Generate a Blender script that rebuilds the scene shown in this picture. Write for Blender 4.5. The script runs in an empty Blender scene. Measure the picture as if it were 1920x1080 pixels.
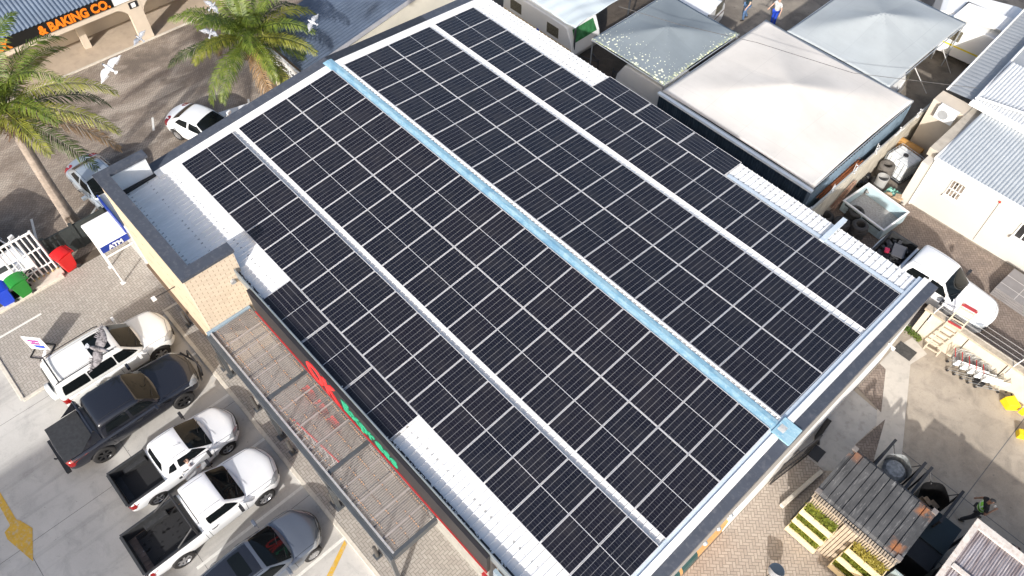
import bpy, math, random
from mathutils import Vector, Matrix
from mathutils.bvhtree import BVHTree
random.seed(7)
SC = bpy.context.scene
COL = SC.collection
PI = math.pi
def rad(a): return math.radians(a)

# ------------------------------------------------------------------ node material helpers
class N:
    """tiny expression wrapper for math nodes"""
    def __init__(s, nt, sock): s.nt, s.s = nt, sock
    def _m(s, op, *a):
        n = s.nt.nodes.new('ShaderNodeMath'); n.operation = op
        for i, x in enumerate((s,) + a):
            if isinstance(x, N): s.nt.links.new(x.s, n.inputs[i])
            else: n.inputs[i].default_value = x
        return N(s.nt, n.outputs[0])
    def __add__(s, o): return s._m('ADD', o)
    def __sub__(s, o): return s._m('SUBTRACT', o)
    def __mul__(s, o): return s._m('MULTIPLY', o)
    def __truediv__(s, o): return s._m('DIVIDE', o)
    def lt(s, o): return s._m('LESS_THAN', o)
    def gt(s, o): return s._m('GREATER_THAN', o)
    def mn(s, o): return s._m('MINIMUM', o)
    def mx(s, o): return s._m('MAXIMUM', o)
    def floor(s): return s._m('FLOOR')
    def fract(s): return s._m('FRACT')
    def mod(s, o): return s._m('FLOORED_MODULO', o)
    def abs(s): return s._m('ABSOLUTE')
    def pw(s, o): return s._m('POWER', o)
def newmat(name):
    m = bpy.data.materials.new(name); m.use_nodes = True
    nt = m.node_tree; nt.nodes.clear()
    out = nt.nodes.new('ShaderNodeOutputMaterial'); b = nt.nodes.new('ShaderNodeBsdfPrincipled')
    nt.links.new(b.outputs[0], out.inputs[0])
    return m, nt, b
def coords(nt, kind='Object'):
    return nt.nodes.new('ShaderNodeTexCoord').outputs[kind]
def xyz(nt, vec):
    n = nt.nodes.new('ShaderNodeSeparateXYZ'); nt.links.new(vec, n.inputs[0])
    return [N(nt, o) for o in n.outputs]
def comb(nt, x, y, z=0.0):
    n = nt.nodes.new('ShaderNodeCombineXYZ')
    for i, v in enumerate((x, y, z)):
        if isinstance(v, N): nt.links.new(v.s, n.inputs[i])
        else: n.inputs[i].default_value = v
    return n.outputs[0]
def noise(nt, vec, scale, detail=4, rough=.55, dist=0.0):
    n = nt.nodes.new('ShaderNodeTexNoise'); n.inputs['Scale'].default_value = scale
    n.inputs['Detail'].default_value = detail; n.inputs['Roughness'].default_value = rough; n.inputs['Distortion'].default_value = dist
    nt.links.new(vec, n.inputs['Vector']); return N(nt, n.outputs['Fac'])
def stretch(nt, vec, s):
    n = nt.nodes.new('ShaderNodeMapping'); n.inputs['Scale'].default_value = s
    nt.links.new(vec, n.inputs[0]); return n.outputs[0]
def ramp(nt, fac, lo, hi, a=0.0, b=1.0):
    n = nt.nodes.new('ShaderNodeMapRange'); n.inputs[1].default_value = lo; n.inputs[2].default_value = hi
    n.inputs[3].default_value = a; n.inputs[4].default_value = b; nt.links.new(fac.s, n.inputs[0]); return N(nt, n.outputs[0])
def mix(nt, fac, a, b):
    n = nt.nodes.new('ShaderNodeMix'); n.data_type = 'RGBA'
    if isinstance(fac, N): nt.links.new(fac.s, n.inputs[0])
    else: n.inputs[0].default_value = fac
    for k, c in ((6, a), (7, b)):
        if isinstance(c, (tuple, list)): n.inputs[k].default_value = (*c, 1)
        else: nt.links.new(c, n.inputs[k])
    return n.outputs[2]
def bump(nt, b, h, strength=.3, dist=.02):
    n = nt.nodes.new('ShaderNodeBump'); n.inputs['Strength'].default_value = strength; n.inputs['Distance'].default_value = dist
    nt.links.new(h.s, n.inputs['Height']); nt.links.new(n.outputs[0], b.inputs['Normal'])
MC = {}
def M(name, col, rough=.6, metal=0.0, var=.12, scale=2.5, dirt=0.0, dirtcol=(.09, .075, .06), bmp=0.0, bscale=40, coat=0.0, spec=None, streak=None):
    if name in MC: return MC[name]
    m, nt, b = newmat(name); v = coords(nt)
    n1 = noise(nt, v, scale, 5)
    lo = tuple(c * (1 - var) for c in col); hi = tuple(min(1, c * (1 + var)) for c in col)
    c = mix(nt, ramp(nt, n1, .3, .7), lo, hi)
    if dirt:
        sv = stretch(nt, v, streak) if streak else v
        n2 = noise(nt, sv, scale * 2.3, 7, .65)
        c = mix(nt, ramp(nt, n2, .5, .75, 0, dirt), c, dirtcol)
    nt.links.new(c, b.inputs['Base Color'])
    b.inputs['Roughness'].default_value = rough; b.inputs['Metallic'].default_value = metal
    if coat: b.inputs['Coat Weight'].default_value = coat; b.inputs['Coat Roughness'].default_value = .04
    if spec is not None: b.inputs['Specular IOR Level'].default_value = spec
    if bmp: bump(nt, b, noise(nt, v, bscale, 3), bmp, .01)
    MC[name] = m; return m

# ------------------------------------------------------------------ object helpers
def thing(name, label, cat, loc=(0, 0, 0), rotz=0.0, group=None):
    o = bpy.data.objects.new(name, None); COL.objects.link(o); o.empty_display_size = .2
    o.location = loc; o.rotation_euler = (0, 0, rotz); o['label'] = label; o['category'] = cat
    if group: o['group'] = group
    return o
def tag(o, label=None, cat=None, group=None, kind=None):
    for k, v in (('label', label), ('category', cat), ('group', group), ('kind', kind)):
        if v: o[k] = v
    return o
def shade(me, ang=35):
    for p in me.polygons: p.use_smooth = True
    try: me.set_sharp_from_angle(angle=rad(ang))
    except Exception: pass
class MB:
    def __init__(s): s.v = []; s.f = []; s.uv = None
    def add(s, vs, fs):
        n = len(s.v); s.v += [tuple(p) for p in vs]; s.f += [tuple(i + n for i in q) for q in fs]; return s
    def box(s, x0, x1, y0, y1, z0, z1):
        return s.add([(x0,y0,z0),(x1,y0,z0),(x1,y1,z0),(x0,y1,z0),(x0,y0,z1),(x1,y0,z1),(x1,y1,z1),(x0,y1,z1)],
                     [(3,2,1,0),(4,5,6,7),(0,1,5,4),(1,2,6,5),(2,3,7,6),(3,0,4,7)])
    def obox(s, c, size, rot=None):
        if rot is None: rot = Matrix()
        elif isinstance(rot, (int, float)): rot = Matrix.Rotation(rot, 3, 'Z')
        rot = rot.to_3x3(); c = Vector(c); pts = []
        for dz in (-.5, .5):
            for dx, dy in ((-.5,-.5),(.5,-.5),(.5,.5),(-.5,.5)):
                pts.append(c + rot @ Vector((dx*size[0], dy*size[1], dz*size[2])))
        return s.add(pts, [(3,2,1,0),(4,5,6,7),(0,1,5,4),(1,2,6,5),(2,3,7,6),(3,0,4,7)])
    def beam(s, p, q, w, h=None, up=(0, 0, 1)):
        p, q = Vector(p), Vector(q); d = q - p; L = d.length
        if L < 1e-6: return s
        d.normalize(); u = Vector(up)
        if abs(d.dot(u)) > .98: u = Vector((1, 0, 0))
        a = d.cross(u).normalized(); b = a.cross(d)
        rot = Matrix((d, a, b)).transposed()
        return s.obox((p + q) / 2, (L, w, h or w), rot)
    def tube(s, pts, r, n=8, caps=True):
        pts = [Vector(p) for p in pts]; k = len(pts); rs = r if isinstance(r, (list, tuple)) else [r] * k
        d0 = (pts[1] - pts[0]).normalized(); ref = Vector((0, 0, 1)) if abs(d0.z) < .9 else Vector((1, 0, 0))
        vs = []; fs = []
        for i, p in enumerate(pts):
            d = (pts[min(i+1, k-1)] - pts[max(i-1, 0)]).normalized()
            a = d.cross(ref).normalized(); b = a.cross(d); ref = b
            for j in range(n):
                t = 2*PI*j/n; vs.append(p + rs[i]*(math.cos(t)*a + math.sin(t)*b))
        for i in range(k-1):
            for j in range(n):
                fs.append((i*n+j, i*n+(j+1) % n, (i+1)*n+(j+1) % n, (i+1)*n+j))
        if caps: fs += [tuple(range(n))[::-1], tuple(range((k-1)*n, k*n))]
        return s.add(vs, fs)
    def prism(s, poly, z0, z1):
        n = len(poly); vs = [(x, y, z0) for x, y in poly] + [(x, y, z1) for x, y in poly]
        fs = [tuple(range(n))[::-1], tuple(range(n, 2*n))] + [(i, (i+1) % n, n+(i+1) % n, n+i) for i in range(n)]
        return s.add(vs, fs)
    def grid(s, fn, nu, nv, flip=False):
        vs = [fn(i/nu, j/nv) for i in range(nu+1) for j in range(nv+1)]
        fs = []
        for i in range(nu):
            for j in range(nv):
                a = i*(nv+1)+j; q = (a, a+1, a+nv+2, a+nv+1); fs.append(q[::-1] if flip else q)
        return s.add(vs, fs)
    def lathe(s, prof, c=(0, 0, 0), n=16, axis='z'):
        vs = []; fs = []; k = len(prof)
        for r, z in prof:
            for j in range(n):
                t = 2*PI*j/n; x, y = r*math.cos(t), r*math.sin(t)
                vs.append((c[0]+x, c[1]+y, c[2]+z) if axis == 'z' else (c[0]+z, c[1]+x, c[2]+y))
        for i in range(k-1):
            for j in range(n): fs.append((i*n+j, i*n+(j+1) % n, (i+1)*n+(j+1) % n, (i+1)*n+j))
        return s.add(vs, fs)
    def build(s, name, mat, parent=None, smooth=False, bevel=0.0, W=False, ang=35):
        me = bpy.data.meshes.new(name)
        off = Vector(parent.location) if (W and parent is not None) else None
        me.from_pydata([tuple(Vector(p) - off) for p in s.v] if off is not None else s.v, [], s.f)
        if s.uv:
            ul = me.uv_layers.new(name='UVMap'); k = 0
            for p in me.polygons:
                for li in p.loop_indices: ul.data[li].uv = s.uv[me.loops[li].vertex_index]
        me.validate(); me.update()
        if mat: me.materials.append(mat)
        if smooth: shade(me, ang)
        o = bpy.data.objects.new(name, me); COL.objects.link(o)
        if parent is not None: o.parent = parent
        if bevel:
            bv = o.modifiers.new('bevel', 'BEVEL'); bv.width = bevel; bv.segments = 2; bv.limit_method = 'ANGLE'; bv.harden_normals = False
        return o
def mesh_obj(name, verts, faces, mat, parent=None, smooth=False): 
    b = MB(); b.add(verts, faces); return b.build(name, mat, parent, smooth)
def eval_replace(o):
    dg = bpy.context.evaluated_depsgraph_get(); dg.update()
    me = bpy.data.meshes.new_from_object(o.evaluated_get(dg)); old = o.data
    o.modifiers.clear(); o.data = me; return o
def text(body, size, mat, loc, rot, ext=.01, parent=None, name='lettering', bold=0.0, sx=1.0, align='LEFT', shear=0, fit=None):
    cu = bpy.data.curves.new('t', 'FONT'); cu.body = body; cu.size = size; cu.extrude = ext; cu.offset = bold; cu.align_x = align; cu.resolution_u = 3; cu.shear = shear
    t = bpy.data.objects.new('t', cu); COL.objects.link(t)
    dg = bpy.context.evaluated_depsgraph_get(); dg.update()
    me = bpy.data.meshes.new_from_object(t.evaluated_get(dg)); bpy.data.objects.remove(t)
    if fit: xs = [v.co.x for v in me.vertices]; sx = fit/(max(xs)-min(xs))
    me.transform(Matrix.Diagonal((sx, 1, 1, 1))); me.materials.clear(); me.materials.append(mat)
    o = bpy.data.objects.new(name, me); COL.objects.link(o)
    off = Vector(parent.location) if parent is not None else Vector()
    p = parent
    if parent is not None: o.parent = parent
    o.location = Vector(loc) - off; o.rotation_euler = rot
    return o
def copy_tree(o, parent=None):
    c = o.copy(); COL.objects.link(c)
    if parent is not None: c.parent = parent
    for ch in list(o.children): copy_tree(ch, c)
    return c

# ------------------------------------------------------------------ camera
CAM = Vector((23.95533924, -12.13762409, 26.18158257)); FPX = 1451.9577
RR = ((0.68092262, 0.73233311, 0.00570974), (0.59693792, -0.55048187, -0.5836393), (-0.42427528, 0.40082156, -0.81199296))
cd = bpy.data.cameras.new('camera'); cam = bpy.data.objects.new('camera', cd); COL.objects.link(cam)
cam.matrix_world = Matrix.Translation(CAM) @ Matrix(((RR[0][0], -RR[1][0], -RR[2][0]), (RR[0][1], -RR[1][1], -RR[2][1]), (RR[0][2], -RR[1][2], -RR[2][2]))).to_4x4()
cd.sensor_width = 36; cd.lens = FPX/1920*36; cd.clip_end = 1000; SC.camera = cam
def P(u, v, z):
    """point of the place that lies z metres above the ground along one sight line of the drone"""
    x, y = (u-960)/FPX, (v-540)/FPX
    d = Vector((RR[0][k]*x + RR[1][k]*y + RR[2][k] for k in range(3)))
    return CAM + d*((z-CAM.z)/d.z)

# ------------------------------------------------------------------ light
EL, AZ = rad(28.5), rad(-59.0)
sd = Vector((math.cos(EL)*math.cos(AZ), math.cos(EL)*math.sin(AZ), math.sin(EL)))
w = bpy.data.worlds.new('World'); SC.world = w; w.use_nodes = True
wn = w.node_tree; sky = wn.nodes.new('ShaderNodeTexSky'); sky.sky_type = 'NISHITA'; sky.sun_disc = False
sky.sun_elevation = EL; sky.sun_rotation = math.atan2(sd.x, sd.y); sky.dust_density = 4.5; sky.air_density = 1.0
bg = wn.nodes['Background']; wn.links.new(sky.outputs[0], bg.inputs[0]); bg.inputs[1].default_value = .15
sl = bpy.data.lights.new('sun', 'SUN'); sl.energy = 4.0; sl.angle = rad(.9); sl.color = (1, .97, .93)
so = bpy.data.objects.new('sun', sl); COL.objects.link(so); so.rotation_euler = sd.to_track_quat('Z', 'Y').to_euler()
SC.view_settings.view_transform = 'Standard'; SC.view_settings.look = 'None'; SC.view_settings.exposure = .50

# ------------------------------------------------------------------ common materials
WHITE = M('white_sheet', (.80, .80, .79), .45, 0, .04, 1.5, dirt=.25, dirtcol=(.55, .55, .53))
PAINTW = M('white_paint', (.76, .765, .76), .25, 0, .02, coat=.6)
DARKST = M('dark_steel', (.055, .06, .07), .45, .3, .2)
GALV = M('galvanised', (.5, .53, .56), .4, .6, .12, 6)
BLACK = M('black_plastic', (.018, .018, .02), .5, 0, .2)
RUB = M('rubber', (.022, .021, .021), .75, 0, .25, 12, bmp=.3)
RED = M('red_plastic', (.62, .015, .015), .4, 0, .06)
GREEN = M('green_plastic', (.02, .22, .03), .4, 0, .1)
BLUE = M('blue_plastic', (.01, .05, .48), .4, 0, .1)
CREAM = M('cream_wall', (.68, .6, .49), .8, 0, .04, 1.2, dirt=.25, dirtcol=(.42, .36, .28), streak=(1, 1, .2))
CONC = None
def ground_mat(name, kind):
    m, nt, b = newmat(name); v = coords(nt); X, Y, Z = xyz(nt, v)
    big = noise(nt, v, .35, 6, .6); med = noise(nt, v, 1.6, 6, .62, .6); fine = noise(nt, v, 28, 4, .7)
    if kind == 'concrete':
        tm = noise(nt, stretch(nt, v, (1.6, .12, 1)), 1.3, 5, .6, .3)
        c = mix(nt, ramp(nt, big, .35, .65), (.40, .385, .36), (.50, .485, .455))
        c = mix(nt, ramp(nt, med, .5, .72, 0, .55), c, (.27, .26, .25))
        blot = noise(nt, v, 5.5, 5, .7); c = mix(nt, ramp(nt, blot, .62, .74, 0, .5), c, (.2, .19, .185))
        spots = noise(nt, v, 9, 2, .5); c = mix(nt, ramp(nt, spots, .74, .77, 0, .75), c, (.05, .045, .04))
        c = mix(nt, ramp(nt, tm, .54, .68, 0, .35), c, (.17, .165, .16))
        c = mix(nt, ramp(nt, fine, .35, .7, 0, .25), c, (.6, .59, .56))
    elif kind == 'yard':
        c = mix(nt, ramp(nt, big, .35, .65), (.30, .255, .20), (.42, .36, .285))
        c = mix(nt, ramp(nt, med, .45, .7, 0, .6), c, (.17, .145, .12))
        crack = noise(nt, v, 3.2, 7, .7, 1.2); c = mix(nt, ramp(nt, (crack - .5).abs(), 0, .006, .45, 0), c, (.09, .08, .07))
        spots = noise(nt, v, 6, 3, .6); c = mix(nt, ramp(nt, spots, .66, .74, 0, .6), c, (.1, .09, .08))
        c = mix(nt, ramp(nt, fine, .35, .7, 0, .2), c, (.5, .46, .4))
    elif kind == 'asphalt':
        c = mix(nt, ramp(nt, big, .4, .6), (.13, .11, .09), (.30, .26, .21))
        c = mix(nt, ramp(nt, med, .5, .68, 0, .7), c, (.085, .075, .065))
        sp = noise(nt, v, 2.6, 5, .6); c = mix(nt, ramp(nt, sp, .64, .70, 0, .8), c, (.035, .03, .028))
        c = mix(nt, ramp(nt, fine, .3, .7, 0, .3), c, (.33, .3, .26))
    elif kind == 'dirt':
        c = mix(nt, ramp(nt, med, .35, .65), (.05, .04, .032), (.1, .08, .062))
        c = mix(nt, ramp(nt, fine, .4, .7, 0, .4), c, (.16, .13, .1))
    else:
        pal = {'paver': ((.31, .285, .255), (.40, .375, .34), (.25, .23, .205), (.14, .125, .11), 9.2, 0.0),
               'brown': ((.205, .165, .132), (.275, .225, .18), (.145, .115, .093), (.08, .062, .05), 9.2, 45),
               'tan': ((.34, .29, .245), (.44, .385, .33), (.27, .23, .195), (.12, .1, .085), 9.2, 45),
               'umber': ((.2, .155, .125), (.28, .22, .18), (.13, .1, .085), (.065, .05, .042), 9.2, 45)}[kind]
        ca, sa = math.cos(rad(pal[5])), math.sin(rad(pal[5])); sc = pal[4]
        px = (X*ca + Y*sa)*sc; py = (Y*ca - X*sa)*sc
        i, j = px.floor(), py.floor(); fx, fy = px.fract(), py.fract(); d = (i - j).mod(4.0)
        g = .085
        L, R_, B, T = fx.lt(g), fx.gt(1-g), fy.lt(g), fy.gt(1-g)
        d0, d1, d2, d3 = d.lt(.5), d.gt(.5)*d.lt(1.5), d.gt(1.5)*d.lt(2.5), d.gt(2.5)
        j0 = L.mx(B).mx(T)*d0; j1 = R_.mx(B).mx(T)*d1; j2 = T.mx(L).mx(R_)*d2; j3 = B.mx(L).mx(R_)*d3
        joint = j0 + j1 + j2 + j3
        wnz = nt.nodes.new('ShaderNodeTexWhiteNoise'); nt.links.new(comb(nt, i - d1, j - d2, 0.0), wnz.inputs[0])
        rnd = N(nt, wnz.outputs[0])
        c = mix(nt, rnd, pal[0], pal[1])
        c = mix(nt, ramp(nt, rnd*rnd*rnd, .6, 1, 0, .7), c, pal[2])
        c = mix(nt, ramp(nt, med, .42, .7, 0, .75 if kind in ('brown', 'umber') else .35), c, pal[2])
        c = mix(nt, ramp(nt, big, .52, .62, 0, .8 if kind in ('brown', 'umber') else .25), c, tuple(q*.62 for q in pal[2]) if kind in ('brown', 'umber') else pal[0])
        if kind in ('brown',):
            sand = noise(nt, stretch(nt, v, (1, .5, 1)), .9, 6, .6, .8); c = mix(nt, ramp(nt, sand, .49, .63, 0, .85), c, (.38, .33, .275))
        c = mix(nt, joint*.8, c, pal[3]); c = mix(nt, ramp(nt, fine, .35, .7, 0, .2), c, (.45, .41, .36))
        bump(nt, b, joint*-1.0, .35, .01)
    nt.links.new(c, b.inputs['Base Color']); b.inputs['Roughness'].default_value = .85; b.inputs['Specular IOR Level'].default_value = .3
    return m
G = {k: ground_mat('ground_' + k, k) for k in ('concrete', 'yard', 'asphalt', 'dirt', 'paver', 'brown', 'tan', 'umber')}
def sheet(name, poly, z, mat, kind='structure'):
    o = MB().add([(x, y, z) for x, y in poly], [tuple(range(len(poly)))]).build(name, mat); o['kind'] = kind; return o

# ------------------------------------------------------------------ ground
sheet('ground', [(-300, -300), (300, -300), (300, 300), (-300, 300)], 0, G['asphalt'])
sheet('brown_brick_paving', [(-60, -30), (-3.4, -30), (-3.4, 10.5), (-60, 10.5)], .004, G['brown'])
sheet('grey_brick_paving', [(-2.95, -16.16), (1.7, -16.16), (1.7, -9.4), (-2.95, -9.4)], .008, G['paver'])
sheet('concrete_car_park', [(-4, -60), (22.6, -60), (22.6, -10.45), (1.7, -10.45), (1.7, -16.16), (-4, -16.16)], .008, G['concrete'])
sheet('bin_corner_paving', [(-3.4, -30), (-2.95, -30), (-2.95, -8), (-3.4, -8)], .006, G['dirt'])
MB().box(1.7, 24.6, -10.3, -7.8, 0, .12).build('entrance_pavement', G['paver'])['kind'] = 'structure'
KERB = M('kerb_concrete', (.56, .52, .45), .85, 0, .08, 3, dirt=.35)
def kerb(name, pts, w=.15, h=.13):
    b = MB()
    for p, q in zip(pts, pts[1:]): b.beam((*p, h/2), (*q, h/2), w, h)
    o = b.build(name, KERB, bevel=.015); o['kind'] = 'structure'
kerb('kerb', [(1.7, -10.375), (17.0, -10.375)]); kerb('kerb', [(1.62, -9.4), (1.62, -10.45)], .12)
kerb('kerb', [(-2.9, -16.3), (-2.9, -12.6)], .2); kerb('kerb', [(1.66, -16.24), (1.66, -14.5)], .14, .05); kerb('kerb', [(-2.8, -16.24), (1.6, -16.24)], .14, .05)
sheet('tan_brick_paving', [(22.62, -30), (60, -30), (60, 1.6), (23.9, 1.6), (23.9, 3.5), (22.62, 3.5)], .008, G['tan'])
sheet('concrete_yard', [(22.0, 3.5), (23.9, 3.5), (23.9, 1.6), (60, 1.6), (60, 11.3), (22.0, 11.3)], .012, G['yard'])
GC = M('grey_slab', (.42, .40, .37), .85, 0, .12, 1.5, dirt=.4, bmp=.2)
sheet('pale_concrete_strip', [(22.66, 8.85), (22.66, 9.75), (22.9, 10.9), (23.7, 10.6), (23.5, 9.7), (25.34, 5.95), (27.4, 1.7), (26.4, 1.7), (24.67, 5.24)], .020, M('pale_strip', (.50, .46, .40), .85, 0, .08, 1.5, dirt=.3))
sheet('grey_concrete_slab', [(22.4, 7.1), (24.05, 6.95), (23.9, 5.2), (24.4, 4.2), (23.7, 3.5), (22.4, 3.5)], .018, GC)
sheet('red_brick_strip', [(22.66, 7.27), (23.85, 7.02), (22.96, 8.8), (22.66, 8.85)], .024, G['umber'])
sheet('red_brick_strip', [(23.92, 5.2), (24.1, 6.9), (24.67, 5.22), (25.05, 4.45), (24.3, 4.2)], .024, G['umber'])
sheet('back_yard_paving', [(16.7, 11.5), (60, 11.5), (60, 17.2), (16.7, 17.2)], .008, G['umber'])
sheet('caravan_yard_ground', [(-3.4, 8.9), (16.6, 8.9), (16.6, 19.4), (-3.4, 21.5)], .012, G['dirt'])
# painted marks
PW = M('road_paint_white', (.66, .65, .61), .7, 0, .06, 6, dirt=.45, dirtcol=(.4, .39, .37)); PY = M('road_paint_yellow', (.56, .34, .04), .7, 0, .1, 4, dirt=.85, dirtcol=(.42, .4, .36))
SEAM = M('concrete_joint', (.13, .125, .12), .9)
for k in range(6): sheet('parking_line', [(1.66+2.467*k+dx, yy) for dx, yy in ((0, -14.6), (.11, -14.6), (.11, -10.46), (0, -10.46))] if k else [(-1.75, -15.9), (-1.65, -15.9), (-1.65, -14.1), (-1.75, -14.1)], .013, PW)
sheet('yellow_line', [(14.12, -10.5), (14.28, -10.5), (15.3, -12.4), (15.08, -12.4)], .017, PY)
sheet('yellow_arrow', [(7.7, -18.45), (6.6, -18.0), (6.05, -18.2), (5.95, -18.28), (3.2, -18.33), (3.2, -18.5), (6.0, -18.52), (6.1, -18.75), (6.4, -18.78)], .014, PY)
for p, q in (((-4, -18.4), (22, -18.4)), ((7.05, -30), (7.05, -10.46)), ((12.0, -30), (12.0, -10.46)), ((2.1, -30), (2.1, -10.46)), ((17, -30), (17, -10.46)), ((1.7, -14.35), (22, -14.35))):
    sheet('concrete_joint_line', [(p[0]-.008, p[1]-.008), (q[0]+.008, p[1]-.008), (q[0]+.008, q[1]+.008), (p[0]-.008, q[1]+.008)], .0105, SEAM)
for p, q in (((22.6, 9.0), (22.63, 1.7)), ((23.9, 3.55), (60, 3.59)), ((27.6, 1.7), (27.63, 11.2)), ((22.6, 6.2), (40, 6.23))):
    sheet('yard_joint_line', [(p[0], p[1]), (q[0], p[1]), (q[0], q[1]), (p[0], q[1])], .0145, SEAM)
b = MB()
for (x0, y0), (x1, y1) in (((-6.3, -9.0), (-4.3, -11.6)), ((-6.9, -12.3), (-4.5, -12.9)), ((-9.3, -5.2), (-8.4, -5.6)), ((-7.3, -1.0), (-6.3, -1.5))):
    d = Vector((x1-x0, y1-y0)).normalized()*.05; nx, ny = -d.y, d.x
    b.add([(x0+nx, y0+ny, .012), (x0-nx, y0-ny, .012), (x1-nx, y1-ny, .012), (x1+nx, y1+ny, .012)], [(0, 1, 2, 3)])
b.build('worn_parking_marks', PW)['kind'] = 'structure'

# unseen block added behind the drone to cast shade over the car park
ob = thing('shade_block', 'unseen tall block added behind the drone to shade the car park', 'building', (20, -36, 0))
MB().box(15.6, 27.5, -44, -34.5, 0, 12.4).build('wall', M('shade_block_wall', (.45, .42, .38), .8), ob, W=True)
b = MB()
for k in range(4):
    for j in range(6): b.box(16.3+j*1.9, 17.5+j*1.9, -34.5, -34.46, 1.0+k*2.9, 2.6+k*2.9)
b.build('windows', M('shade_block_glass', (.03, .04, .05), .1), ob, W=True)
# ------------------------------------------------------------------ store building
TS = math.tan(rad(4.559)); SLOPE = rad(4.559); YR = .42
def roofz(y): return 5.40 - abs(y-YR)*TS
store = thing('store_building', 'large single storey store with low gabled white metal roof covered in solar panels', 'building', (11, 0, 0))
def ribbed(y0, y1, x0, x1, pitch=.235, h=.030, zf=roofz, mids=()):
    b = MB(); prof = []
    x = x0
    while x < x1:
        prof += [(x, 0), (x+.014, h), (x+.034, h), (x+.048, 0)]; x += pitch
    prof.append((x1, 0)); ys = [y0, *mids, y1]; k = len(prof)
    vs = [(px, y, zf(y)+pz) for y in ys for px, pz in prof]
    fs = [(j*k+i, j*k+i+1, (j+1)*k+i+1, (j+1)*k+i) for j in range(len(ys)-1) for i in range(k-1)]
    return b.add(vs, fs)
def roofwhite():
    m, nt, b = newmat('roof_sheet_white'); v = coords(nt); X, Y, Z = xyz(nt, v)
    n1 = noise(nt, stretch(nt, v, (2.5, .4, 1)), 1.2, 6, .6)
    c = mix(nt, ramp(nt, n1, .45, .75, 0, .6), (.80, .80, .79), (.62, .625, .61))
    n2 = noise(nt, v, 7, 4, .6); c = mix(nt, ramp(nt, n2, .68, .72, 0, .4), c, (.4, .4, .38))
    # screw heads with a ring of grime, in lines across the sheets
    sx = (((X/.235).fract() - .5).abs()).lt(.13); rows = None
    for yy, wd in ((-9.1, .05), (-8.3, .04), (-7.4, .04), (8.2, .05), (8.62, .04), (8.84, .05)):
        r = ((Y - yy).abs()).lt(wd); rows = r if rows is None else rows.mx(r)
    wob = noise(nt, v, 9, 2); c = mix(nt, sx*rows*wob.gt(.47)*.75, c, (.18, .18, .17))
    nt.links.new(c, b.inputs['Base Color']); b.inputs['Roughness'].default_value = .42; return m
RW = roofwhite()
sheet_ = ribbed(-8.08, 9.0, -.36, 22.3, mids=(YR,)).build('roof', RW, store, W=True)
ribbed(-9.3, -8.08, -.3, 5.55, h=.012).build('annex_roof_sheet', RW, store, W=True)
def bluecap():
    m, nt, b = newmat('ridge_cap_blue'); v = coords(nt)
    n1 = noise(nt, stretch(nt, v, (1.2, 3, 1)), 2.2, 7, .7, .6)
    c = mix(nt, ramp(nt, n1, .42, .6), (.20, .38, .50), (.33, .50, .58)); n2 = noise(nt, v, 14, 5, .7)
    c = mix(nt, ramp(nt, n2, .58, .64, 0, .7), c, (.52, .62, .66)); n3 = noise(nt, v, 1.6, 4)
    c = mix(nt, ramp(nt, n3, .6, .68, 0, .6), c, (.13, .28, .42))
    nt.links.new(c, b.inputs['Base Color']); b.inputs['Roughness'].default_value = .5; return m
BC = bluecap()
MB().add([(x, y, z) for x in (-.62, 22.64) for y, z in ((.135, 5.465), (.17, 5.478), (.40, 5.496), (.56, 5.47), (.6, 5.44))],
         [(i, i+1, i+6, i+5) for i in range(4)]).build('ridge_cap', BC, store, W=True)
MB().box(22.02, 22.63, .10, .80, 5.47, 5.525).build('ridge_end_cap', BC, store, W=True, bevel=.015)
# serrated closure beside the cap
b = MB(); x = 0.0
while x < 21.9:
    b.box(x, x+.06, .6, .72, 5.395, 5.452); x += .19
b.box(-.3, 21.95, .69, .725, 5.40, 5.455); b.build('ridge_closure', WHITE, store, W=True)
def slopebar(x0, x1, dz0, dz1, y0=-8.15, y1=9.1, tilt=0.0):
    b = MB(); ys = (y0, YR, y1)
    vs = [(x, y, roofz(y)+dz+(tilt if x == x1 else 0)) for y in ys for x, dz in ((x0, dz0), (x1, dz0), (x1, dz1), (x0, dz1))]
    fs = [(0, 1, 2, 3), (11, 10, 9, 8)]
    for j in (0, 4):
        fs += [(j+i, j+(i+1) % 4, j+4+(i+1) % 4, j+4+i)[::-1] for i in range(4)]
    return b.add(vs, fs)
FLASHB = M('flashing_pale_blue', (.50, .58, .66), .45, .1, .08, 3, dirt=.3, dirtcol=(.7, .72, .74))
COPE = M('coping_charcoal', (.055, .063, .082), .5, 0, .1, 3, dirt=.35, dirtcol=(.2, .2, .21))
slopebar(21.94, 22.09, -.02, .075).build('gable_flashing', FLASHB, store, W=True)
slopebar(22.09, 22.30, -.02, .135, -8.15, .05).build('gable_capping', WHITE, store, W=True)
slopebar(22.09, 22.30, -.02, .135, .75, 9.15).build('gable_capping', WHITE, store, W=True)
slopebar(22.30, 22.64, -.25, .11, -8.3, 9.15, -.02).build('coping', COPE, store, W=True, bevel=.01)
slopebar(-.42, -.02, -.02, .07, -7.9, 9.1).build('gable_capping', WHITE, store, W=True)
slopebar(-.92, -.42, -.3, .06, -7.9, 5.2).build('coping', COPE, store, W=True, bevel=.01)
slopebar(-.92, -.42, -.3, .06, 5.55, 9.15).build('coping', COPE, store, W=True, bevel=.01)
GREYW = M('grey_plaster', (.30, .29, .28), .85, 0, .08, 1.5, dirt=.3); WW = M('white_plaster', (.72, .72, .71), .8, 0, .04, 1.5, dirt=.2)
OCH = M('ochre_plaster', (.60, .33, .13), .85, 0, .06, 2, dirt=.2)
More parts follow.
